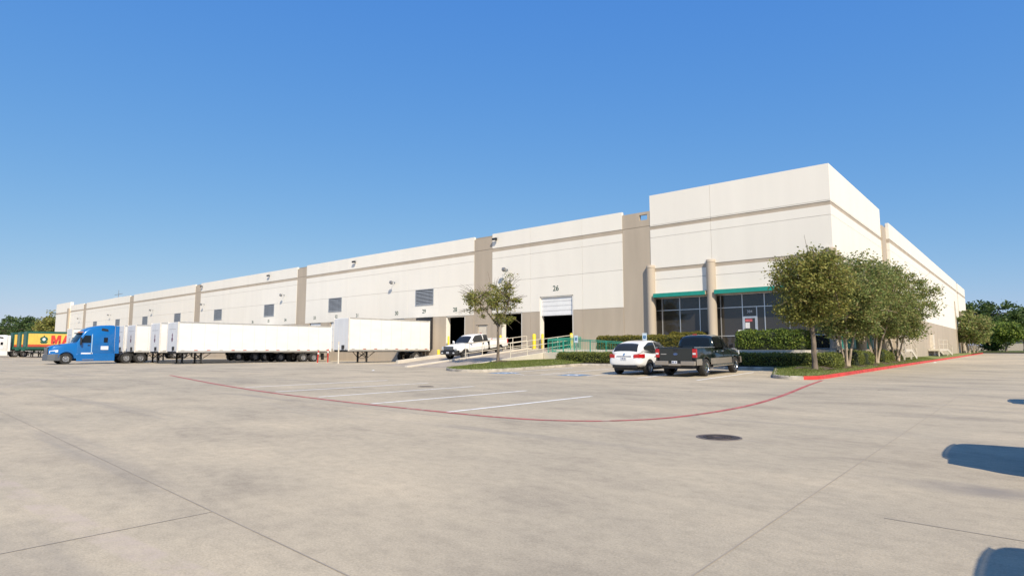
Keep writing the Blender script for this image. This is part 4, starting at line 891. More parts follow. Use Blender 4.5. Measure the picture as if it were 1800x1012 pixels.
# ------------------------------------------------------------------ road tractors
def tractor(label, loc, rotz, paint, name='semi_tractor'):
    """origin below the front bumper"""
    t = thing(name, label, 'truck', loc, rotz)
    arches = [arch(sx*1.2, -1.38, 0.56, 0.5) for sx in (-1,1)]
    H = MB(); H.loft([[(-w,y,z0),(w,y,z0),(w,y,zm),(w*0.9,y,z1-.10),(w*0.55,y,z1),(-w*0.55,y,z1),(-w*0.9,y,z1-.10),(-w,y,zm)] for y, w, z0, zm, z1 in ((-2.3,1.20,.55,1.55,2.10),(-1.9,1.20,.55,1.50,2.03),(-1.2,1.17,.55,1.40,1.93),(-.55,1.08,.58,1.25,1.80),(-.2,.92,.62,1.2,1.66),(-.08,.80,.66,1.15,1.50))])
    H.build('hood', paint, t, cutters=arches, smooth_deg=40)
    K = MB(); prof = [(-2.15,.62),(-2.15,2.06),(-2.62,2.92),(-2.72,3.12),(-3.05,3.42),(-3.5,3.64),(-4.1,3.78),(-4.9,3.83),(-5.38,3.80),(-5.38,.62)]
    K.loft([[(x, y, z) for y, z in prof] for x in (-1.24,1.24)])
    for i, v in enumerate(K.v):
        if v[2] > 2.0: K.v[i] = (v[0]*(1-0.055*(v[2]-2.0)), v[1], v[2])
    K.build('cab', paint, t, bevel=0.14, smooth_deg=45)
    mb = MB(); mb.grid([[(x, -2.13-0.47*f-0.06*abs(x)**2, 2.12+0.78*f+0.02) for f in (0,.33,.66,1)] for x in (-1.08,-.8,-.4,0,.4,.8,1.08)])
    for i, v in enumerate(mb.v): mb.v[i] = (v[0], v[1]+0.06, v[2]+0.04)
    mb.build('windscreen', M_carglass, t, smooth_deg=50)
    mb = MB(); mb.box(-1.02,1.02,-2.62,-2.40,2.95,3.05); mb.build('visor', M_black, t, bevel=0.02)
    for i in range(5):
        mb = MB(); mb.box(-.8+i*.4-.06,-.8+i*.4+.06,-2.74,-2.64,3.10,3.16); mb.build('marker_lamp', M_amber, t)
    for sx in (-1,1):
        X = lambda z, o=0.012: sx*(1.24*(1-0.055*max(0,z-2.0))+o)
        mb = MB(); mb.add([(X(2.08),-2.42,2.08),(X(2.08),-3.30,2.08),(X(2.78),-3.30,2.78),(X(2.78),-2.80,2.78)], [(0,1,2,3)]); mb.build('side_window', M_carglass, t, solid=0.01)
        mb = MB(); mb.box(min(X(1),X(1,-.02)),max(X(1),X(1,-.02)),-3.43,-3.36,.75,2.9); mb.build('door_seam', mat('bright_trim', (0.35,0.55,0.75), 0.3), t)
        mb = MB(); mb.box(min(X(1,.0),X(1,.03)),max(X(1,.0),X(1,.03)),-3.25,-3.05,1.80,1.86); mb.build('door_handle', M_black, t)
        mb = MB(); mb.box(min(X(2.3),X(2.3,-.03)),max(X(2.3),X(2.3,-.03)),-4.72,-4.40,2.12,2.58); mb.build('sleeper_window', M_carglass, t, bevel=0.01)
        mb = MB(); mb.add([(X(3.25),-4.15,3.28),(X(3.2),-4.75,3.20),(X(3.42),-4.72,3.42),(X(3.52),-4.2,3.52)], [(0,1,2,3)]); mb.build('vent_window', M_black, t, solid=0.02)
        mb = MB(); mb.box(min(X(1),X(1,-.03)),max(X(1),X(1,-.03)),-4.80,-4.16,1.38,1.74); mb.build('label_panel', M_plate, t)
        mb = MB(); mb.box(min(X(1),X(1,-.03)),max(X(1),X(1,-.03)),-3.5,-2.55,.92,1.10); mb.build('name_panel', M_plate, t)
        mb = MB(); mb.box(min(sx*1.10,sx*1.27),max(sx*1.10,sx*1.27),-5.40,-2.2,.28,.98); sk = mb.build('side_skirt', paint, t, bevel=0.04, cutters=[arch(sx*1.2,-1.38,0.56,0.5)])
        mb = MB(); mb.box(min(sx*1.2,sx*1.31),max(sx*1.2,sx*1.31),-3.6,-2.65,.40,.46); mb.build('step', M_chrome, sk)
        mb = MB(); mb.add([(sx*1.16,-5.37,1.0),(sx*1.16,-5.75,1.0),(sx*1.08,-5.72,3.74),(sx*1.08,-5.37,3.77)], [(0,1,2,3)]); mb.build('side_extender', paint, t, solid=0.04)
        mb = MB(); mb.box(min(sx*1.30,sx*1.52),max(sx*1.30,sx*1.52),-2.52,-2.38,1.85,2.60); mr = mb.build('mirror', M_black, t, bevel=0.04)
        mb = MB(); mb.bar((sx*1.2,-2.5,2.5),(sx*1.36,-2.45,2.52),0.04); mb.bar((sx*1.2,-2.5,1.95),(sx*1.36,-2.45,1.95),0.04); mb.build('mirror_arm', M_black, mr)
        mb = MB(); mb.tube([(sx*.88,-.85,1.72),(sx*.95,-.80,2.05)], [0.02,0.02], 6); mb.box(min(sx*.88,sx*1.04),max(sx*.88,sx*1.04),-.84,-.78,2.02,2.20); mb.build('hood_mirror', M_black, t)
        mb = MB(); mb.grid([[(sx*(1.10-0.0*f)+sx*.015,-.95+.0*f,1.12+.0*f) if False else (sx*(0.86+0.30*f),-.13-.62*f,z+.10*f) for f in (0,.35,.7,1)] for z in (1.06,1.18,1.28)]); mb.build('headlight', M_lens, t, solid=0.03)
        # front fender flare
        F = MB(); n = 14; F.grid([[(sx*xx,-1.38-0.64*math.cos(a),0.56+0.64*math.sin(a)) for xx in (1.02,1.22,1.265)] for a in [math.pi*(0.02+0.93*i/n) for i in range(n+1)]]); F.build('fender', paint, t, solid=0.03, smooth_deg=50)
        wheel(t, sx*1.06, -1.38, 0.52, 0.30, 'truck')
        for y in (-6.45,-7.75):
            wheel(t, sx*1.10, y, 0.52, 0.28, 'truck'); wheel(t, sx*0.78, y, 0.52, 0.28, 'truck')
        Q = MB(); Q.grid([[(sx*xx,-6.45+0.62*math.cos(a),0.52+0.62*math.sin(a)) for xx in (.66,1.24)] for a in [math.pi*(-0.05+0.5*i/8) for i in range(9)]]); Q.build('quarter_fender', M_chassis, t, solid=0.02)
        mb = MB(); mb.box(min(sx*.66,sx*1.22),max(sx*.66,sx*1.22),-8.42,-8.40,.22,.95); mb.build('mud_flap', M_rubber, t)
    mb = MB(); mb.loft([[(-1.22,-.95,.34),(-1.22,-.95,.98),(-1.22,-.55,.98),(-1.22,-.50,.34)],[(-.95,-.4,.32),(-.95,-.4,.98),(-.95,.0,.95),(-.95,.04,.36)],[(.95,-.4,.32),(.95,-.4,.98),(.95,.0,.95),(.95,.04,.36)],[(1.22,-.95,.34),(1.22,-.95,.98),(1.22,-.55,.98),(1.22,-.50,.34)]]); mb.build('front_bumper', mat('bumper_grey', (0.10,0.11,0.125), 0.5), t, bevel=0.04)
    mb = MB(); mb.box(-.62,.62,-.14,-.03,.92,1.62); gr = mb.build('grille', M_black, t, bevel=0.03)
    for i in range(6):
        z = 1.0+i*.11; mb = MB(); mb.box(-.60,.60,-.03,-.008,z-.02,z+.02); mb.build('grille_bar', M_chrome, gr)
    mb = MB()
    for sx in (-1,1): mb.box(sx*.45-.05,sx*.45+.05,-8.4,-1.0,.72,1.0)
    for y in (-1.38,-4.0,-6.45,-7.75,-8.35): mb.box(-.40,.40,y-.08,y+.08,.6 if y > -8.3 else .78,.9)
    mb.build('frame_rails', M_chassis, t)
    for y in (-1.38,-6.45,-7.75):
        mb = MB(); mb.tube([(-.95,y,.52),(.95,y,.52)], 0.09, 10); mb.build('axle', M_chassis, t)
    mb = MB(); mb.lathe([(1.04,.0001),(1.04,.44),(1.10,.46),(1.14,.42),(1.14,.0001)], 20, axis='Z', c=(0,-7.0,0)); mb.box(-.3,.3,-7.3,-6.7,1.0,1.05); mb.build('fifth_wheel', M_chassis, t)
    return t
P_blue = mat('bright_blue_truck_paint', (0.003,0.135,0.43), 0.28, 0.1, var=0.04, coat=0.8)
gz = lambda x, y: ground_z(x, y)
tractor('bright blue sleeper cab tractor facing left in front of the trailers', (-71.05,14.2,gz(-71,16)), math.pi, P_blue)
tractor('white sleeper cab tractor at the far left edge under a yellow container', (-135.25,16.1,gz(-136,16)), math.pi, P_white)

# ------------------------------------------------------------------ trailers (local: front at y = 0 looking to -Y, tail at +Y; +X is the sunny side)
def bogie(t, y, n=2, r=0.5, w=0.27):
    for i in range(n):
        yy = y+i*1.27
        mb = MB(); mb.tube([(-.98,yy,r),(.98,yy,r)], 0.075, 10); mb.build('axle', M_chassis, t)
        for sx in (-1,1):
            wheel(t, sx*1.13, yy, r, w, 'truck'); wheel(t, sx*0.80, yy, r, w, 'truck')
    mb = MB()
    for sx in (-1,1): mb.box(sx*.5-.06,sx*.5+.06,y-.9,y+(n-1)*1.27+.9,.66,.98)
    for yy in (y-.5, y+(n-1)*1.27+.5): mb.box(-.44,.44,yy-.06,yy+.06,.72,.95)
    mb.build('suspension', M_chassis, t)
def landing_gear(t, y):
    for sx in (-1,1):
        mb = MB(); mb.box(sx*.72-.07,sx*.72+.07,y-.07,y+.07,.10,1.08); mb.box(sx*.72-.14,sx*.72+.14,y-.14,y+.14,.0,.05); mb.box(sx*.72-.045,sx*.72+.045,y-.045,y+.045,.05,.12); mb.build('landing_leg', M_chassis, t)
        mb = MB(); mb.bar((sx*.72,y+.05,.45),(sx*.72,y+.95,1.06),0.05); mb.bar((sx*.72,y-.05,.5),(sx*.72,y-.6,1.06),0.05); mb.build('brace', M_chassis, t)
    mb = MB(); mb.bar((-.72,y,.42),(.72,y,.95),0.045); mb.bar((-.72,y,.95),(.72,y,.42),0.045); mb.bar((-.72,y,.40),(.72,y,.40),0.05); mb.build('cross_brace', M_chassis, t)
    mb = MB(); mb.tube([(.79,y,.72),(1.12,y,.72),(1.12,y,.52)], 0.02, 6); mb.build('crank_handle', M_rail_alu, t)
def box_trailer(label, x, y, L=16.15, z1=4.05, near_w=2.6, group='white box trailers', emblem=True, axles=2, dirty=0):
    """x: sunny (near) side, y: front"""
    hw = near_w/2; t = thing('box_trailer', label, 'trailer', (x-hw,y,gz(x-hw,y)), 0, group)
    zb = 1.10
    mb = MB(); mb.box(-hw+.012,hw-.012,.02,L-.02,zb+.16,z1-.12); mb.build('body', M_trailer, t)
    mb = MB(); mb.box(-hw+.02,hw-.02,.0,.02,zb+.1,z1-.1); fp = mb.build('front_panel', M_trailer_front, t)
    mb = MB()
    for i in range(1,5): mb.box(-hw+i*near_w/5-.006,-hw+i*near_w/5+.006,-.006,.0,zb+.15,z1-.15)
    mb.build('panel_seams', M_rail_alu, fp)
    for sx in (-1,1):
        mb = MB(); mb.box(min(sx*(hw-.02),sx*(hw+.006)),max(sx*(hw-.02),sx*(hw+.006)),.0,L,zb,zb+.16); br = mb.build('bottom_rail', M_rail_alu, t)
        mb = MB(); mb.box(min(sx*(hw-.05),sx*(hw+.006)),max(sx*(hw-.05),sx*(hw+.006)),.0,L,z1-.12,z1); mb.build('top_rail', M_rail_alu, t, bevel=0.012)
        mb = MB(); mb.box(min(sx*(hw-.12),sx*(hw+.008)),max(sx*(hw-.12),sx*(hw+.008)),-.015,.10,zb,z1); mb.build('corner_post', mat('corner_post_cream', (0.70,0.66,0.60), 0.4), t, bevel=0.02)
        mb = MB(); mb.box(min(sx*(hw-.12),sx*(hw+.008)),max(sx*(hw-.12),sx*(hw+.008)),L-.12,L+.01,zb,z1); mb.build('rear_post', M_trailer, t, bevel=0.01)
        n = int(L/1.25)
        for i in range(n+1):
            yy = .5+i*(L-1)/n; mb = MB(); mb.box(min(sx*(hw-.02),sx*(hw+.012)),max(sx*(hw-.02),sx*(hw+.012)),yy-.16,yy+.16,zb+.18,zb+.23); mb.build('marker_strip', M_redref if i % 3 else M_rail_alu, t)
        for i in range(1, int(L/1.22)):
            yy = i*1.22; mb = MB(); mb.box(min(sx*(hw-.02),sx*(hw-.008)),max(sx*(hw-.02),sx*(hw-.008)),yy-.008,yy+.008,zb+.24,z1-.12); mb.build('side_seam', M_rail_alu, t)
    mb = MB(); mb.box(-hw+.05,hw-.05,.1,L,z1-.10,z1-.02); mb.build('roof', M_trailer, t)
    mb = MB(); mb.box(-hw+.1,hw-.1,.1,L-.1,zb-.08,zb+.1); mb.build('floor_frame', M_chassis, t)
    mb = MB(); mb.box(-hw+.1,hw-.1,L-.02,L+.02,zb+.1,z1-.1); mb.build('rear_doors', M_trailer, t)
    mb = MB(); mb.bar((-1.1,L-.05,.55),(1.1,L-.05,.55),0.1); mb.bar((-.7,L-.1,.55),(-.7,L-.1,1.1),0.08); mb.bar((.7,L-.1,.55),(.7,L-.1,1.1),0.08); mb.build('underride_guard', M_rail_alu, t)
    mb = MB(); mb.box(.25,.62,-.10,-.005,zb+.22,zb+.55); gb = mb.build('connector_box', M_black, fp, bevel=0.02)
    for i, (u, w) in enumerate(((.3,.8),(.42,1.15),(.95,.5))):
        mb = MB(); mb.tube([(u,-.04,zb+.25),(u+.05,-.12,zb+.1),(u+.1,-.03,zb+.02)], 0.02, 6); mb.build('air_hose', M_black, fp)
    if emblem:
        mb = MB(); mb.prism([(.0,2.95),(.12,2.72),(.06,2.55),(.20,2.35),(.10,2.15),(0,2.08),(-.10,2.15),(-.20,2.35),(-.06,2.55),(-.12,2.72)], -.012, -.004, 'Y'); mb.build('emblem', mat('emblem_plum', (0.16,0.08,0.14), 0.5, var=0.4, scale=12), fp)
        mb = MB()
        for i in range(9): mb.box(-.8+i*.18,-.8+i*.18+.12,-.010,-.004,3.27,3.33)
        tag(mb.build('front_lettering', mat('faded_lettering', (0.40,0.41,0.44), 0.6), fp), kind='stuff')
    landing_gear(t, 2.4)
    bogie(t, L-3.4 if axles == 2 else L-1.75, axles)
    for sx in (-1,1):
        mb = MB(); mb.box(min(sx*.66,sx*1.26),max(sx*.66,sx*1.26),L-.9 if axles == 2 else L-1.0,L-.88 if axles == 2 else L-.98,.2,.95); mb.build('mud_flap', M_rubber, t)
    return t
box_trailer('longest white box trailer, nearest of the row, dropped on its legs', -60.2, 21.9, 16.3, 3.98)
box_trailer('short white pup trailer backed to dock door 29', -47.45, 31.9, 9.85, 4.2, 2.55, emblem=False, axles=1)
box_trailer('white box trailer just behind the longest one, second from the right', -65.0, 22.0, 16.15, 4.05)
box_trailer('white box trailer nosed over the rear wheels of the blue tractor', -69.7, 21.3, 16.15, 3.95)
box_trailer('white box trailer peeking out behind the blue cab', -75.0, 21.8, 16.15, 4.02)
box_trailer('white box trailer left of the blue cab, half hidden by it', -96.3, 22.0, 16.15, 4.15)
box_trailer('white box trailer at the docks seen only by its wheels, under the longest one', -80.6, 25.6, 16.15, 3.95)
P_yel = mat('container_yellow', (0.78,0.50,0.10), 0.5, var=0.06, scale=1); P_grn = mat('container_green', (0.015,0.10,0.075), 0.5, var=0.1); P_orng = mat('container_red_stripe', (0.50,0.075,0.035), 0.5, var=0.08)
def container_trailer(label, x, y, word=True):
    hw = 1.25; L = 12.2; t = thing('container_trailer', label, 'trailer', (x-hw,y,gz(x-hw,y)), 0, 'yellow containers on chassis'); zb, z1 = 1.75, 4.28
    mb = MB(); mb.box(-hw+.03,hw-.03,.06,L-.06,zb+.40,z1-.36); bd = mb.build('container_side', P_yel, t)
    mb = MB(); mb.box(-hw+.02,hw-.02,.06,L-.06,zb+.05,zb+.40); mb.build('red_stripe', P_orng, t)
    mb = MB(); mb.box(-hw+.02,hw-.02,.06,L-.06,z1-.36,z1); mb.build('top_band', P_grn, t)
    mb = MB(); mb.box(-hw,hw,.0,.06,zb,z1); mb.build('front_end', P_grn, t)
    for sx in (-1,1):
        for yy in (0.09,L-.09):
            mb = MB(); mb.box(sx*(hw-.07)-.08,sx*(hw-.07)+.08,yy-.09,yy+.09,zb,z1+.01); mb.build('corner_post', P_grn, t)
    for i in range(28):
        yy = .35+i*(L-.7)/28; mb = MB(); mb.box(hw-.034,hw-.012,yy,yy+.18,zb+.47,z1-.44); mb.build('side_rib', P_yel, t)
    if word:
        mr = mat('container_lettering_red', (0.60,0.05,0.04), 0.5)
        for poly in ([(0,0),(.34,0),(.34,.85),(.55,0),(.80,0),(1.01,.85),(1.01,0),(1.35,0),(1.35,1.42),(.90,1.42),(.675,.62),(.45,1.42),(0,1.42)], [(1.45,0),(1.82,0),(1.92,.30),(2.38,.30),(2.48,0),(2.85,0),(2.38,1.42),(1.92,1.42)]):
            mb = MB(); mb.prism([(3.2+u, 2.24+v) for u, v in poly], hw-.006, hw+.004); mb.build('lettering', mr, bd)
    # round ship-like mark in green and white
    def mark(pts, m, d): mb = MB(); mb.prism([(2.25+.72*u,2.93+.72*v) for u, v in pts], hw-.012+d, hw-.004+d); mb.build('emblem', m, bd)
    mark([(.75*math.cos(a),.12+.62*math.sin(a)) for a in np.linspace(0,2*math.pi,20)[:-1]], P_grn, 0.004)
    mark([(.30*math.cos(a),.08+.34*math.sin(a)) for a in np.linspace(0,2*math.pi,16)[:-1]], M_trailer, 0.014)
    mark([(-.8,-.42),(.8,-.42),(.45,-.85),(-.45,-.85)], P_grn, 0.010); mark([(-.12,.7),(.12,.7),(.10,1.0),(-.10,1.0)], P_grn, 0.008)
    mb = MB(); mb.box(-.55,-.4,-.3,L,1.15,zb); mb.box(.4,.55,-.3,L,1.15,zb); mb.box(-hw,hw,-.05,.25,1.38,zb); mb.box(-hw,hw,L-.3,L,1.38,zb); mb.box(hw-.12,hw,.25,L-.3,1.42,zb-.02); mb.build('chassis', P_grn, t)
    landing_gear(t, 3.0); bogie(t, L-3.0)
    return t
container_trailer('yellow container with green top and red MA lettering on a green chassis', -122.8, 22.0)
container_trailer('yellow container behind, showing only a strip beside its green end', -129.2, 22.3)
container_trailer('yellow container behind the white tractor at the far left', -134.4, 22.2)
# ------------------------------------------------------------------ trees, hedges, bushes
def leaf_mesh(name, C, size, mats, parent=None, tri=False, flat=0.35, mat_idx=None, aspect=1.7):
    """C: (n,3) leaf centres -> one mesh of small folded leaves"""
    n = len(C); s = rng.uniform(0.6, 1.25, n)*size
    d = rng.normal(size=(n,3)); d[:,2] *= 0.7; d /= np.linalg.norm(d, axis=1)[:,None]
    q = rng.normal(size=(n,3)); q -= (q*d).sum(1)[:,None]*d; q /= np.linalg.norm(q, axis=1)[:,None]
    a = d*(s*aspect/2)[:,None]; b = q*(s/2)[:,None]
    V = np.stack([C-a, C+b*0.9-a*0.1, C+a, C-b*0.9-a*0.1], 1)
    me = bpy.data.meshes.new(name); me.vertices.add(n*4); me.loops.add(n*4); me.polygons.add(n)
    me.vertices.foreach_set('co', V.ravel()); me.loops.foreach_set('vertex_index', np.arange(n*4)); me.polygons.foreach_set('loop_start', np.arange(n)*4)
    for m in mats: me.materials.append(m)
    if mat_idx is not None: me.polygons.foreach_set('material_index', mat_idx.astype(np.int32))
    me.update(calc_edges=True); o = bpy.data.objects.new(name, me); COL.objects.link(o)
    if parent is not None: o.parent = parent
    return o
def clumps(n, c, r, shell=0.55, lo=-0.75):
    """clump centres spread through an ellipsoid, thicker towards the outside"""
    out = []
    while len(out) < n:
        v = rng.normal(size=3); v /= np.linalg.norm(v); u = shell+(1-shell)*rng.random()**0.6
        if rng.random() < 0.18: u = rng.random()*shell
        p = v*u
        if p[2] < lo: continue
        out.append(np.array(c)+p*np.array(r))
    return np.array(out)
def fill(cl, per, spread):
    return np.concatenate([c+rng.normal(size=(per,3))*np.array(spread)*rng.uniform(0.7,1.3) for c in cl])
def tree(name, label, base, trunks, crowns, leaf, mats, bark, n_cl, per, spread, group=None, cat='tree', branches=True, twigs=0, fork=None, trunk_h=None, lo=-0.75, shell=0.55):
    """crowns: list of (centre offset, radii); trunks: list of (points, r0, r1)"""
    t = thing(name, label, cat, base, group=group); tot = sum(c[1][0]*c[1][1]*c[1][2] for c in crowns); cl = []
    for c, r in crowns: cl.append(clumps(max(6, int(n_cl*r[0]*r[1]*r[2]/tot)), c, r, shell, lo))
    cl = np.concatenate(cl)
    leaf_mesh('crown', fill(cl, per, spread), leaf, mats, t)
    for k, (pts, r0, r1) in enumerate(trunks):
        mb = MB(); n = len(pts); P = [Vector(p) for p in pts]
        Q = []; 
        for i in range(n-1):
            for j in range(3): Q.append(P[i].lerp(P[i+1], j/3)+Vector((random.uniform(-1,1),random.uniform(-1,1),0))*r0*0.15*(0 if i == 0 and j == 0 else 1))
        Q.append(P[-1]); rr = [r0+(r1-r0)*i/(len(Q)-1) for i in range(len(Q))]; rr[0] *= 1.25
        mb.tube(Q, rr, 9); mb.build('trunk', bark, t, smooth_deg=60)
    tips = [Vector(p[-1]) for p, _, _ in trunks]
    mids = [Vector(p[-1]).lerp(Vector(p[-2]), 0.3) for p, _, _ in trunks]
    if branches:
        mb = MB(); k = min(len(cl), 60)
        for c in cl[rng.permutation(len(cl))[:k]]:
            c = Vector(c); s = min(tips+mids, key=lambda q: (q-c).length); m = s.lerp(c, 0.5)+Vector((0,0,0.12*(c-s).length*random.uniform(-0.6,1)))
            mb.tube([s, m, c], [0.045*trunks[0][1]/0.12, 0.028*trunks[0][1]/0.12, 0.008], 5)
        for _ in range(twigs):
            c = Vector(cl[rng.integers(len(cl))]); o = (c-Vector(crowns[0][0])).normalized(); e = c+o*random.uniform(0.4,1.1)+Vector((random.uniform(-.2,.2),random.uniform(-.2,.2),random.uniform(0,.35)))
            mb.tube([c, c.lerp(e,0.5)+Vector((0,0,0.06)), e], [0.014,0.011,0.006], 4)
        tag(mb.build('branches', bark, t, smooth_deg=60), kind='stuff')
    return t
# small oak on the ramp island
tz = isl_z(-27.1,29.9)
tree('oak_tree', 'small sparse yellow-green oak on the grass island by the ramp', (-27.1,29.9,tz-0.05),
     [([(0,0,0),(0.02,0,1.2),(-0.03,0.03,2.4),(-0.10,0.0,3.6)], 0.105, 0.05), ([(-0.02,0.02,2.3),(0.35,0.3,3.2),(0.6,0.5,4.2)], 0.06, 0.025), ([(-0.03,0.03,2.4),(-0.6,-0.5,3.4),(-1.1,-0.9,4.3)], 0.06, 0.02)],
     [((-0.34,-0.3,4.05),(1.65,1.6,1.25)), ((0.15,0.13,3.0),(1.2,1.1,0.6)), ((-1.25,-1.08,4.5),(0.85,0.85,0.8)), ((0.45,0.4,5.1),(0.7,0.7,0.75)), ((0.75,0.65,4.1),(0.65,0.65,0.6))], 0.085, [L_oak], M_bark, 92, 70, (0.17,0.17,0.12), twigs=120, lo=-0.95, shell=0.35)
# the oak at the corner
bz = strip_z(-8.0,31.7)
tree('oak_tree', 'larger olive-green oak with a straight trunk at the parking corner', (-8.0,31.7,bz-0.05),
     [([(0,0,0),(0.0,0,1.3),(-0.02,0.02,2.4),(0.02,0.05,3.4)], 0.13, 0.08), ([(0,0,2.2),(-0.7,0.1,3.2),(-1.1,0.2,4.1)], 0.07, 0.03), ([(0,0,2.3),(0.7,0.1,3.3),(1.1,0.3,4.3)], 0.07, 0.03)],
     [((0.1,0.1,4.1),(1.8,1.8,1.75)), ((-0.4,-0.1,3.0),(1.25,1.25,0.8)), ((0.6,0.4,4.5),(0.9,0.9,0.8)), ((-0.7,-0.5,4.7),(0.85,0.9,0.85))], 0.09, [L_oak, L_myrtle], M_bark, 230, 90, (0.24,0.24,0.17), twigs=22, lo=-0.9)
# multi-trunk crape myrtles along the side wall
def myrtle(x, y, H, rad, label, ntr=5, n_cl=210, per=85, leaf=0.095, group='multi-trunk trees along the side wall'):
    z = strip_z(x, y); tr = []
    for k in range(ntr):
        a = 2*math.pi*k/ntr+random.random(); c, s = math.cos(a), math.sin(a); r0 = random.uniform(0.05,0.085)
        tr.append(([(0.10*c,0.10*s,0),(0.22*c,0.22*s,0.7),(0.45*c,0.45*s,1.6),(0.85*c,0.85*s,2.6)], r0, r0*0.5))
    h = (H-1.9)/2; n_cl = int(n_cl*1.2)
    tree('myrtle_tree', label, (x,y,z-0.03), tr, [((0,0,1.7+h),(rad,rad*1.05,h)), ((0.3,-rad*0.5,1.5+h*0.8),(rad*0.6,rad*0.6,h*0.6)), ((0.2,rad*0.55,1.5+h*0.8),(rad*0.6,rad*0.6,h*0.62)), ((0.0,0.1,2.2),(rad*0.75,rad*0.8,0.6))], leaf, [L_myrtle], M_bark_pale, n_cl, per, (0.25,0.25,0.17), group=group, lo=-0.92, twigs=20)
myrtle(-7.95,38.2,6.8,2.3,'multi-trunk tree next to the corner oak, three pale stems',4,230)
myrtle(-7.95,46.6,7.2,2.7,'multi-trunk tree in the middle of the side row, cluster of stems',6,240)
myrtle(-7.9,54.6,7.3,3.0,'spreading multi-trunk tree, last of the near side row by the stairs',5,260,85,0.105)
for y, H, w in ((121,7.0,'first'),(129,7.2,'second'),(137,7.0,'third')):
    myrtle(-7.6+0.1*(y-121)/8,y,H,2.7,'distant olive multi-trunk tree by the far wall end, %s of three' % w,4,110,40,0.26,'trees at the far wall end')
# hedges and bushes: a solid core with leaves all over it
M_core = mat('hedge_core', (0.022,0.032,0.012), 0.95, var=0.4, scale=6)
def blob_pts(parts, dens, jitter):
    """parts: list of (x0,x1,y0,y1,z0,z1, roundness) boxes with rounded tops"""
    out = []
    for x0,x1,y0,y1,z0,z1,rd in parts:
        lx, ly, lz = x1-x0, y1-y0, z1-z0; area = lx*ly+2*lz*(lx+ly); n = int(area*dens)
        w = np.array([lx*ly, lx*lz, lx*lz, ly*lz, ly*lz]); f = rng.choice(5, n, p=w/w.sum()); u = rng.random((n,2)); P = np.empty((n,3))
        P[:,0] = np.where(f == 3, x0, np.where(f == 4, x1, x0+u[:,0]*lx)); P[:,1] = np.where(f == 1, y0, np.where(f == 2, y1, y0+np.where(f == 0, u[:,1], u[:,0])*ly))
        P[:,2] = np.where(f == 0, z1, z0+u[:,1]*lz)
        c = np.array([(x0+x1)/2,(y0+y1)/2,(z0+z1)/2]); h = np.array([lx,ly,lz])/2; q = (P-c)
        e = np.maximum(np.abs(q)-(h-rd), 0); L = np.linalg.norm(e, axis=1); k = np.where(L > rd, rd/np.maximum(L,1e-6), 1.0)
        q = np.sign(q)*(np.minimum(np.abs(q), h-rd)+e*k[:,None]); P = c+q
        bump = 0.05*np.sin(P[:,0]*3.1+P[:,1]*2.3)+0.04*np.sin(P[:,0]*7.3+P[:,2]*6.1)
        P += rng.normal(size=(n,3))*jitter + (q/np.maximum(np.linalg.norm(q,axis=1),1e-6)[:,None])*bump[:,None]; out.append(P)
    return np.concatenate(out)
def hedge(name, label, cat, parts, leaf, mats, dens=520, jitter=0.035, group=None, top_mat=None):
    p0 = parts[0]; base = Vector(((p0[0]+p0[1])/2,(p0[2]+p0[3])/2,p0[4])); t = thing(name, label, cat, base, group=group)
    P = blob_pts(parts, dens, jitter); o = np.array(base); idx = None
    if top_mat is not None:
        zt = max(p[5] for p in parts); idx = (P[:,2]+rng.normal(size=len(P))*0.08 > zt-0.16).astype(np.int32)
    leaf_mesh('foliage', P-o, leaf, mats+([top_mat] if top_mat else []), t, mat_idx=idx, aspect=1.5)
    for x0,x1,y0,y1,z0,z1,rd in parts:
        e = 0.07; mb = MB(); mb.box(x0+e-base.x,x1-e-base.x,y0+e-base.y,y1-e-base.y,z0-0.05-base.z,z1-e-base.z); mb.build('core', M_core, t, bevel=min(0.2,rd))
gz0 = lambda x: ground_z(x, 33.5)+0.18
hedge('clipped_hedge', 'long low clipped hedge along the stalls in front of the entrance', 'hedge', [(-25.2,-8.6,33.75,34.75,gz0(-15)-0.02,1.02,0.28)], 0.062, [L_hedge], 620, group=None)
hedge('clipped_hedge', 'short end of clipped hedge turning back past the corner oak', 'hedge', [(-8.9,-7.75,34.2,36.9,0.25,1.02,0.35)], 0.062, [L_hedge], 620)
hedge('clipped_hedge', 'golden-topped upper hedge behind the teal railing', 'hedge', [(-24.9,-18.0,38.35,39.5,1.15,2.2,0.3)], 0.065, [L_hedge_gold], 520, top_mat=None)
hedge('clipped_hedge', 'small golden hedge against the office glass by the second column', 'hedge', [(-20.2,-17.6,41.0,41.9,1.2,2.45,0.25)], 0.07, [L_hedge_gold], 420)
hedge('round_bush', 'big glossy bright green bush on the terrace beside the door', 'bush', [(-13.9,-9.75,37.0,38.9,1.2,2.35,0.45)], 0.085, [L_bush], 420, 0.05)
for x0, x1, y0, y1, h, w in ((-8.75,-7.65,39.6,41.6,1.18,'between the first two multi-trunk trees'),(-8.7,-7.6,42.3,44.4,1.12,'second along the bed, dark and round'),(-8.75,-7.7,48.4,50.9,1.2,'behind the middle multi-trunk tree'),(-8.7,-7.8,51.4,53.2,1.05,'before the last near multi-trunk tree'),(-8.8,-7.9,56.0,57.4,1.1,'beside the near exit stairs')):
    hedge('round_bush', 'rounded clipped green bush '+w, 'bush', [(x0,x1,y0,y1,0.25,h,0.48)], 0.065, [L_hedge, L_hedge_gold], 560, group='rounded bushes along the side wall')
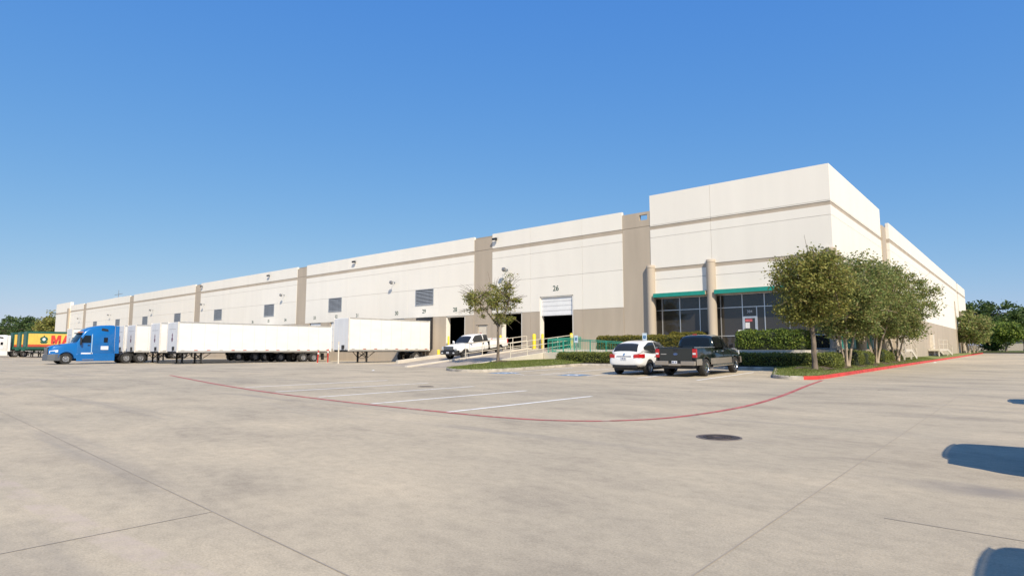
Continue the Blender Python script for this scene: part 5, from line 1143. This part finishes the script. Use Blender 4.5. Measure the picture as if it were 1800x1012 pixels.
# ------------------------------------------------------------------ the distance
def far_tree(x, y, z, H, rad, label, mats, trunk=0.25, group=None, n_cl=110, per=55, leaf=0.42, low=0.22, name='broadleaf_tree'):
    c = H*(0.5+low/2); h = H*(1-low)/2
    tree(name, label, (x,y,z), [([(0,0,0),(0.05,0,H*0.2),(0,0.1,H*0.45),(0.1,0,H*0.7)], trunk, trunk*0.4)],
         [((0,0,c),(rad,rad,h)), ((-rad*0.4,0,c*0.85),(rad*0.65,rad*0.6,h*0.6)), ((rad*0.45,0,c*0.9),(rad*0.6,rad*0.6,h*0.6))], leaf, mats, M_bark, n_cl, per, (0.55,0.55,0.38), group=group, lo=-0.9, shell=0.6)
fz = ground_z(0,150)+0.28
far_tree(-7.5,185,fz,12.3,6.6,'tall dark green tree, biggest beyond the end of the road',[L_dark],0.4,'trees beyond the road end',190)
far_tree(-1.2,205,fz,11.5,5.5,'dark green tree at the right edge beyond the road end',[L_dark],0.35,'trees beyond the road end',150)
far_tree(6.5,190,fz,11.0,5.5,'dark green tree outside the right edge, partly in view',[L_dark],0.35,'trees beyond the road end')
far_tree(-4.2,172,fz,7.2,2.6,'slender lighter green tree in front of the tall dark one',[L_bush],0.22,'trees beyond the road end',90,50,0.3)
far_tree(-6.4,176,fz,3.6,2.2,'low dark shrub under the tall dark tree',[L_dark],0.15,'trees beyond the road end',60,50,0.3,0.02)
for i, (x, y, H, rad, w) in enumerate(((-229,48,12.6,5.2,'rightmost, in front of the far tower, sunlit and sparse'),(-241,48,10.6,5.6,'second from the far tower'),(-256,48,12.4,6.6,'third from the far tower, broad'),(-271,48,12.3,6.8,'fourth from the far tower, tall'),(-290,48,13.6,7.2,'fifth from the far tower'),(-311,48,12.6,7.5,'leftmost seen above the white tractor'),(-282,70,14,8,'behind the others at the far left'))):
    far_tree(x, y, -0.1, H, rad, 'green tree behind the yellow containers, '+w, [L_dark, L_bush] if i else [L_oak], 0.3, 'trees behind the containers', 120, 50, 0.45, 0.08)
M_house = mat('house_wall', (0.50,0.44,0.38), 0.8, var=0.08); M_shingle = mat('roof_shingles', (0.16,0.145,0.14), 0.9, var=0.2, scale=2)
def house(x, y, w, d, h, label):
    t = thing('house', label, 'house', (x,y,fz))
    mb = MB(); mb.box(-w/2,w/2,0,d,-0.3,h); mb.build('wall', M_house, t)
    mb = MB(); mb.prism([(-w/2-0.5,h),(w/2+0.5,h),(w/2-2.2,h+2.3),(-w/2+2.2,h+2.3)], -0.5, d+0.5, 'Y'); mb.build('roof', M_shingle, t)
    for i, fx in enumerate((-0.36,-0.12,0.14,0.36)):
        mb = MB(); mb.box(fx*w-0.55,fx*w+0.55,-0.06,0,0.9,2.2) if i != 2 else mb.box(fx*w-0.5,fx*w+0.5,-0.06,0,0,2.1); mb.build('window' if i != 2 else 'door', M_carglass if i != 2 else M_tan, t)
house(-3.0,236,16,9,2.9,'low beige house with dark hip roof beyond the trees')
house(16,240,16,9,2.9,'second low beige house, at the right edge beyond the trees')
house(-24,245,14,9,2.7,'low beige house half hidden behind the far wall trees')
t = thing('yard_fence', 'low pale board fence in front of the distant houses', 'fence', (-20,222,fz))
for i in range(46):
    mb = MB(); mb.box(i*1.0,i*1.0+0.96,0,0.03,0,1.5 if i % 7 else 1.55); mb.build('board', M_house, t)
mb = MB(); mb.bar((0,0.06,1.1),(46,0.06,1.1),0.08); mb.build('rail', M_house, t)
t = thing('far_warehouse', 'pale flat-roofed building far off behind the trees at left', 'building', (-420,120,0))
mb = MB(); mb.box(-60,60,0,40,0,15); mb.build('wall', M_white, t); mb = MB(); mb.box(-60.3,60.3,-0.3,40.3,15,15.6); mb.build('parapet', M_tan, t)
# litter and chips on the concrete
for x, y, s, w in ((-29.4,21.5,0.10,'beyond the far stall line'),(-6.25,62.0,0.13,'at the foot of the red curb')):
    t = MB(); t.add([(-s,-s*.6,0.01),(s*.8,-s*.5,0.015),(s,s*.5,0.03),(-s*.7,s*.7,0.012),(0,0,s*0.5)], [(0,1,4),(1,2,4),(2,3,4),(3,0,4),(3,2,1,0)])
    o = t.build('paper_scrap', M_plate); o.location = (x,y,ground_z(x,y)); tag(o, 'small white paper scrap '+w, 'litter')
